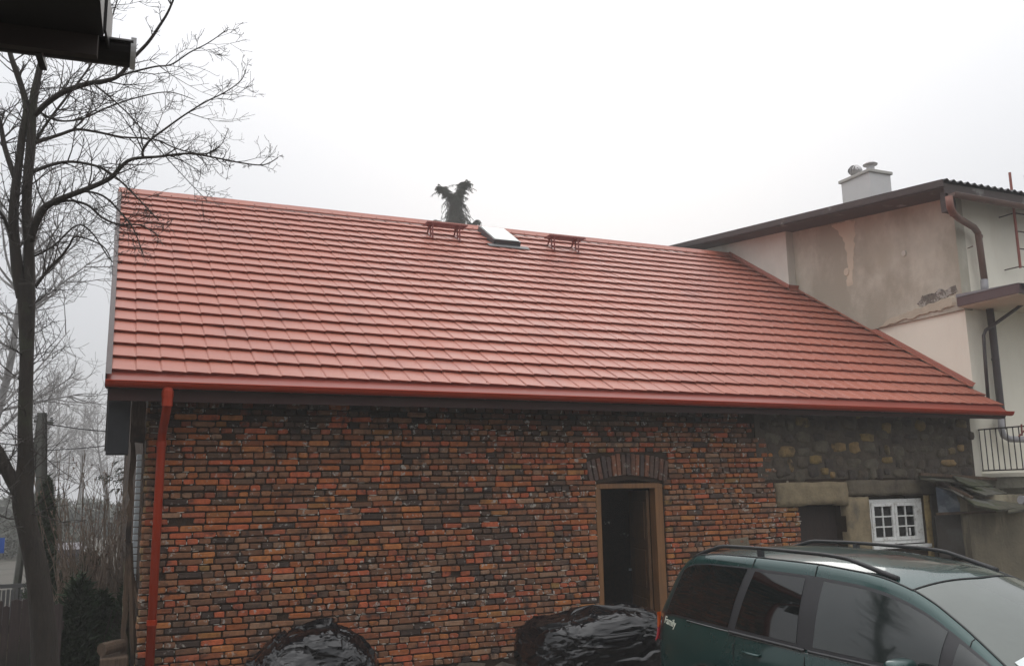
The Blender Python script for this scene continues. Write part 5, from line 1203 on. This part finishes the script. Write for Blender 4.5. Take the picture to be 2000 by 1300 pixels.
for z in (0.35, 0.8): MB().box(at_Y(-40, 1160, PYY).x, at_Y(75, 1160, PYY).x, PYY+0.021, PYY+0.06, z, z+0.07).build('fence_rail', m_pick, pf)
up_ = thing('utility_pole', 'grey concrete A-shaped utility pole in the fog between the trunk and the shrub', 'pole')
m_pole = mat('pole_concrete', (0.10, 0.10, 0.088), 0.9, 0.2, 3, dark=(0.05, 0.06, 0.035), darks=2)
UY = 19.5
pt, pb_ = at_Y(82, 806, UY), at_Y(84, 1160, UY)
MB().tube([pt, Vector((pb_.x, UY, 0))], [0.085, 0.13], 8).build('pole', m_pole, up_)
MB().tube([at_Y(78, 815, UY), Vector((at_Y(25, 1160, UY).x, UY+0.1, 0))], [0.05, 0.08], 6).build('strut', m_pole, up_)
MB().bar(at_Y(66, 822, UY), at_Y(104, 826, UY), 0.05).build('crossarm', m_pole, up_)
for (x, y) in ((70, 818), (100, 822)): MB().lathe([(0.02, 0), (0.04, 0.02), (0.02, 0.05), (0.035, 0.07), (0.0, 0.1)], Matrix.Translation(at_Y(x, y, UY)), 8).build('insulator', mat('porcelain', (0.3, 0.3, 0.3), 0.3), up_)
wires = [((88, 827), (310, 838), 'upper overhead wire from the pole towards the brick building'), ((-20, 880), (300, 855), 'lower overhead wire crossing behind the black verge box')]
for (a, b_, lab) in wires:
    A, B = at_Y(*a, UY), at_Y(*b_, 25.5); P = [A.lerp(B, t)+Vector((0, 0, -0.10*math.sin(math.pi*t))) for t in np.linspace(0, 1, 16)]
    tag(MB().tube(P, 0.011, 5).build('overhead_wire', mat('wire_black', (0.02, 0.02, 0.02), 0.6)), lab, 'wire', 'overhead wires')
q = at_Y(3, 1060, 24.0); bs = thing('road_sign', 'small blue sign in the fog at the left edge', 'sign')
MB().box(q.x-0.18, q.x+0.06, 24, 24.02, q.z-0.22, q.z+0.12).build('sign_plate', mat('sign_blue', (0.03, 0.10, 0.42), 0.5), bs); MB().tube([(q.x-0.06, 24.05, 0), (q.x-0.06, 24.05, q.z+0.15)], 0.025, 6).build('post', m_pole, bs)
# house far behind in the fog
fh = thing('far_house', 'low pale house with a reddish porch roof in the fog between trunk and shrub', 'house')
HY = 27.0
def fb(x0, x1, ya, yb_, y0, y1, nm, m):
    a = at_Y(x0, ya, HY); b_ = at_Y(x1, yb_, HY); MB().box(a.x, b_.x, y0, y1, b_.z, a.z).build(nm, m, fh)
fb(97, 150, 1082, 1330, HY, HY+4, 'wall', mat('far_wall', (0.30, 0.30, 0.31), 0.9)); 
fb(94, 156, 1073, 1084, HY-0.3, HY+4.2, 'roof', mat('far_roof', (0.13, 0.12, 0.13), 0.9)); fb(101, 110, 1100, 1115, HY-0.05, HY-0.003, 'window', mat('far_window', (0.06, 0.08, 0.16), 0.3)); fb(100, 114, 1126, 1148, HY-1.4, HY-0.4, 'porch_roof', mat('far_porch', (0.22, 0.10, 0.10), 0.9))
# posts, log and chain link by the corner
cp_ = thing('corner_fence', 'leaning old posts with chain-link mesh at the gable corner by the red downpipe', 'fence')
m_lich = mat('lichen_post', (0.17, 0.16, 0.085), 0.95, 0.3, 8, 0.5, 30, dark=(0.06, 0.05, 0.04), darks=6)
MB().tube([at_Y(249, 1095, 11.6), at_Y(242, 1345, 11.6)], [0.035, 0.05], 7).build('post', m_lich, cp_)
MB().tube([at_Y(254, 1060, 11.4), at_Y(263, 1340, 11.4)], [0.03, 0.04], 7).build('post', m_timber, cp_)
MB().tube([at_Y(247, 1085, 11.5), at_Y(272, 1185, 11.35)], [0.03, 0.03], 6).build('brace', m_timber, cp_)
cl = MB()
for k in range(9):
    a = at_Y(244+k*3, 1120, 11.45); cl.tube([a, a+Vector((0.18, 0, -1.0))], 0.002, 3); a = at_Y(272-k*3, 1120, 11.45); cl.tube([a, a+Vector((-0.18, 0, -1.0))], 0.002, 3)
cl.build('wire_mesh', m_iron, cp_, kind='stuff')
lg = at_Y(214, 1300, 11.3); tag(MB().tube([(lg.x-0.09, 11.2, 0.72), (lg.x+0.02, 11.3, 0.73), (lg.x+0.12, 11.4, 0.73)], [0.07, 0.07, 0.065], 12).build('log', m_timber), 'short cut log on the woodpile at the bottom left of the corner', 'log')
wp = tag(MB().box(lg.x-0.1, lg.x+0.18, 11.1, 11.6, 0.0, 0.64).build('wood_block', m_timber, bevel=0.02), 'old wooden block under the cut log by the gable corner', 'block')

# ------------------------------------------------------------------ fog
hz = MB().box(-90, 90, -25, 170, -1.3, 16.0).build('haze', None, kind='stuff')
mh = bpy.data.materials.new('fog'); mh.use_nodes = True; t = mh.node_tree; t.nodes.clear(); o_ = t.nodes.new('ShaderNodeOutputMaterial'); pv = t.nodes.new('ShaderNodeVolumePrincipled')
pv.inputs['Color'].default_value = (0.67, 0.665, 0.655, 1); pv.inputs['Density'].default_value = 0.0037; t.links.new(pv.outputs[0], o_.inputs['Volume']); hz.data.materials.append(mh)
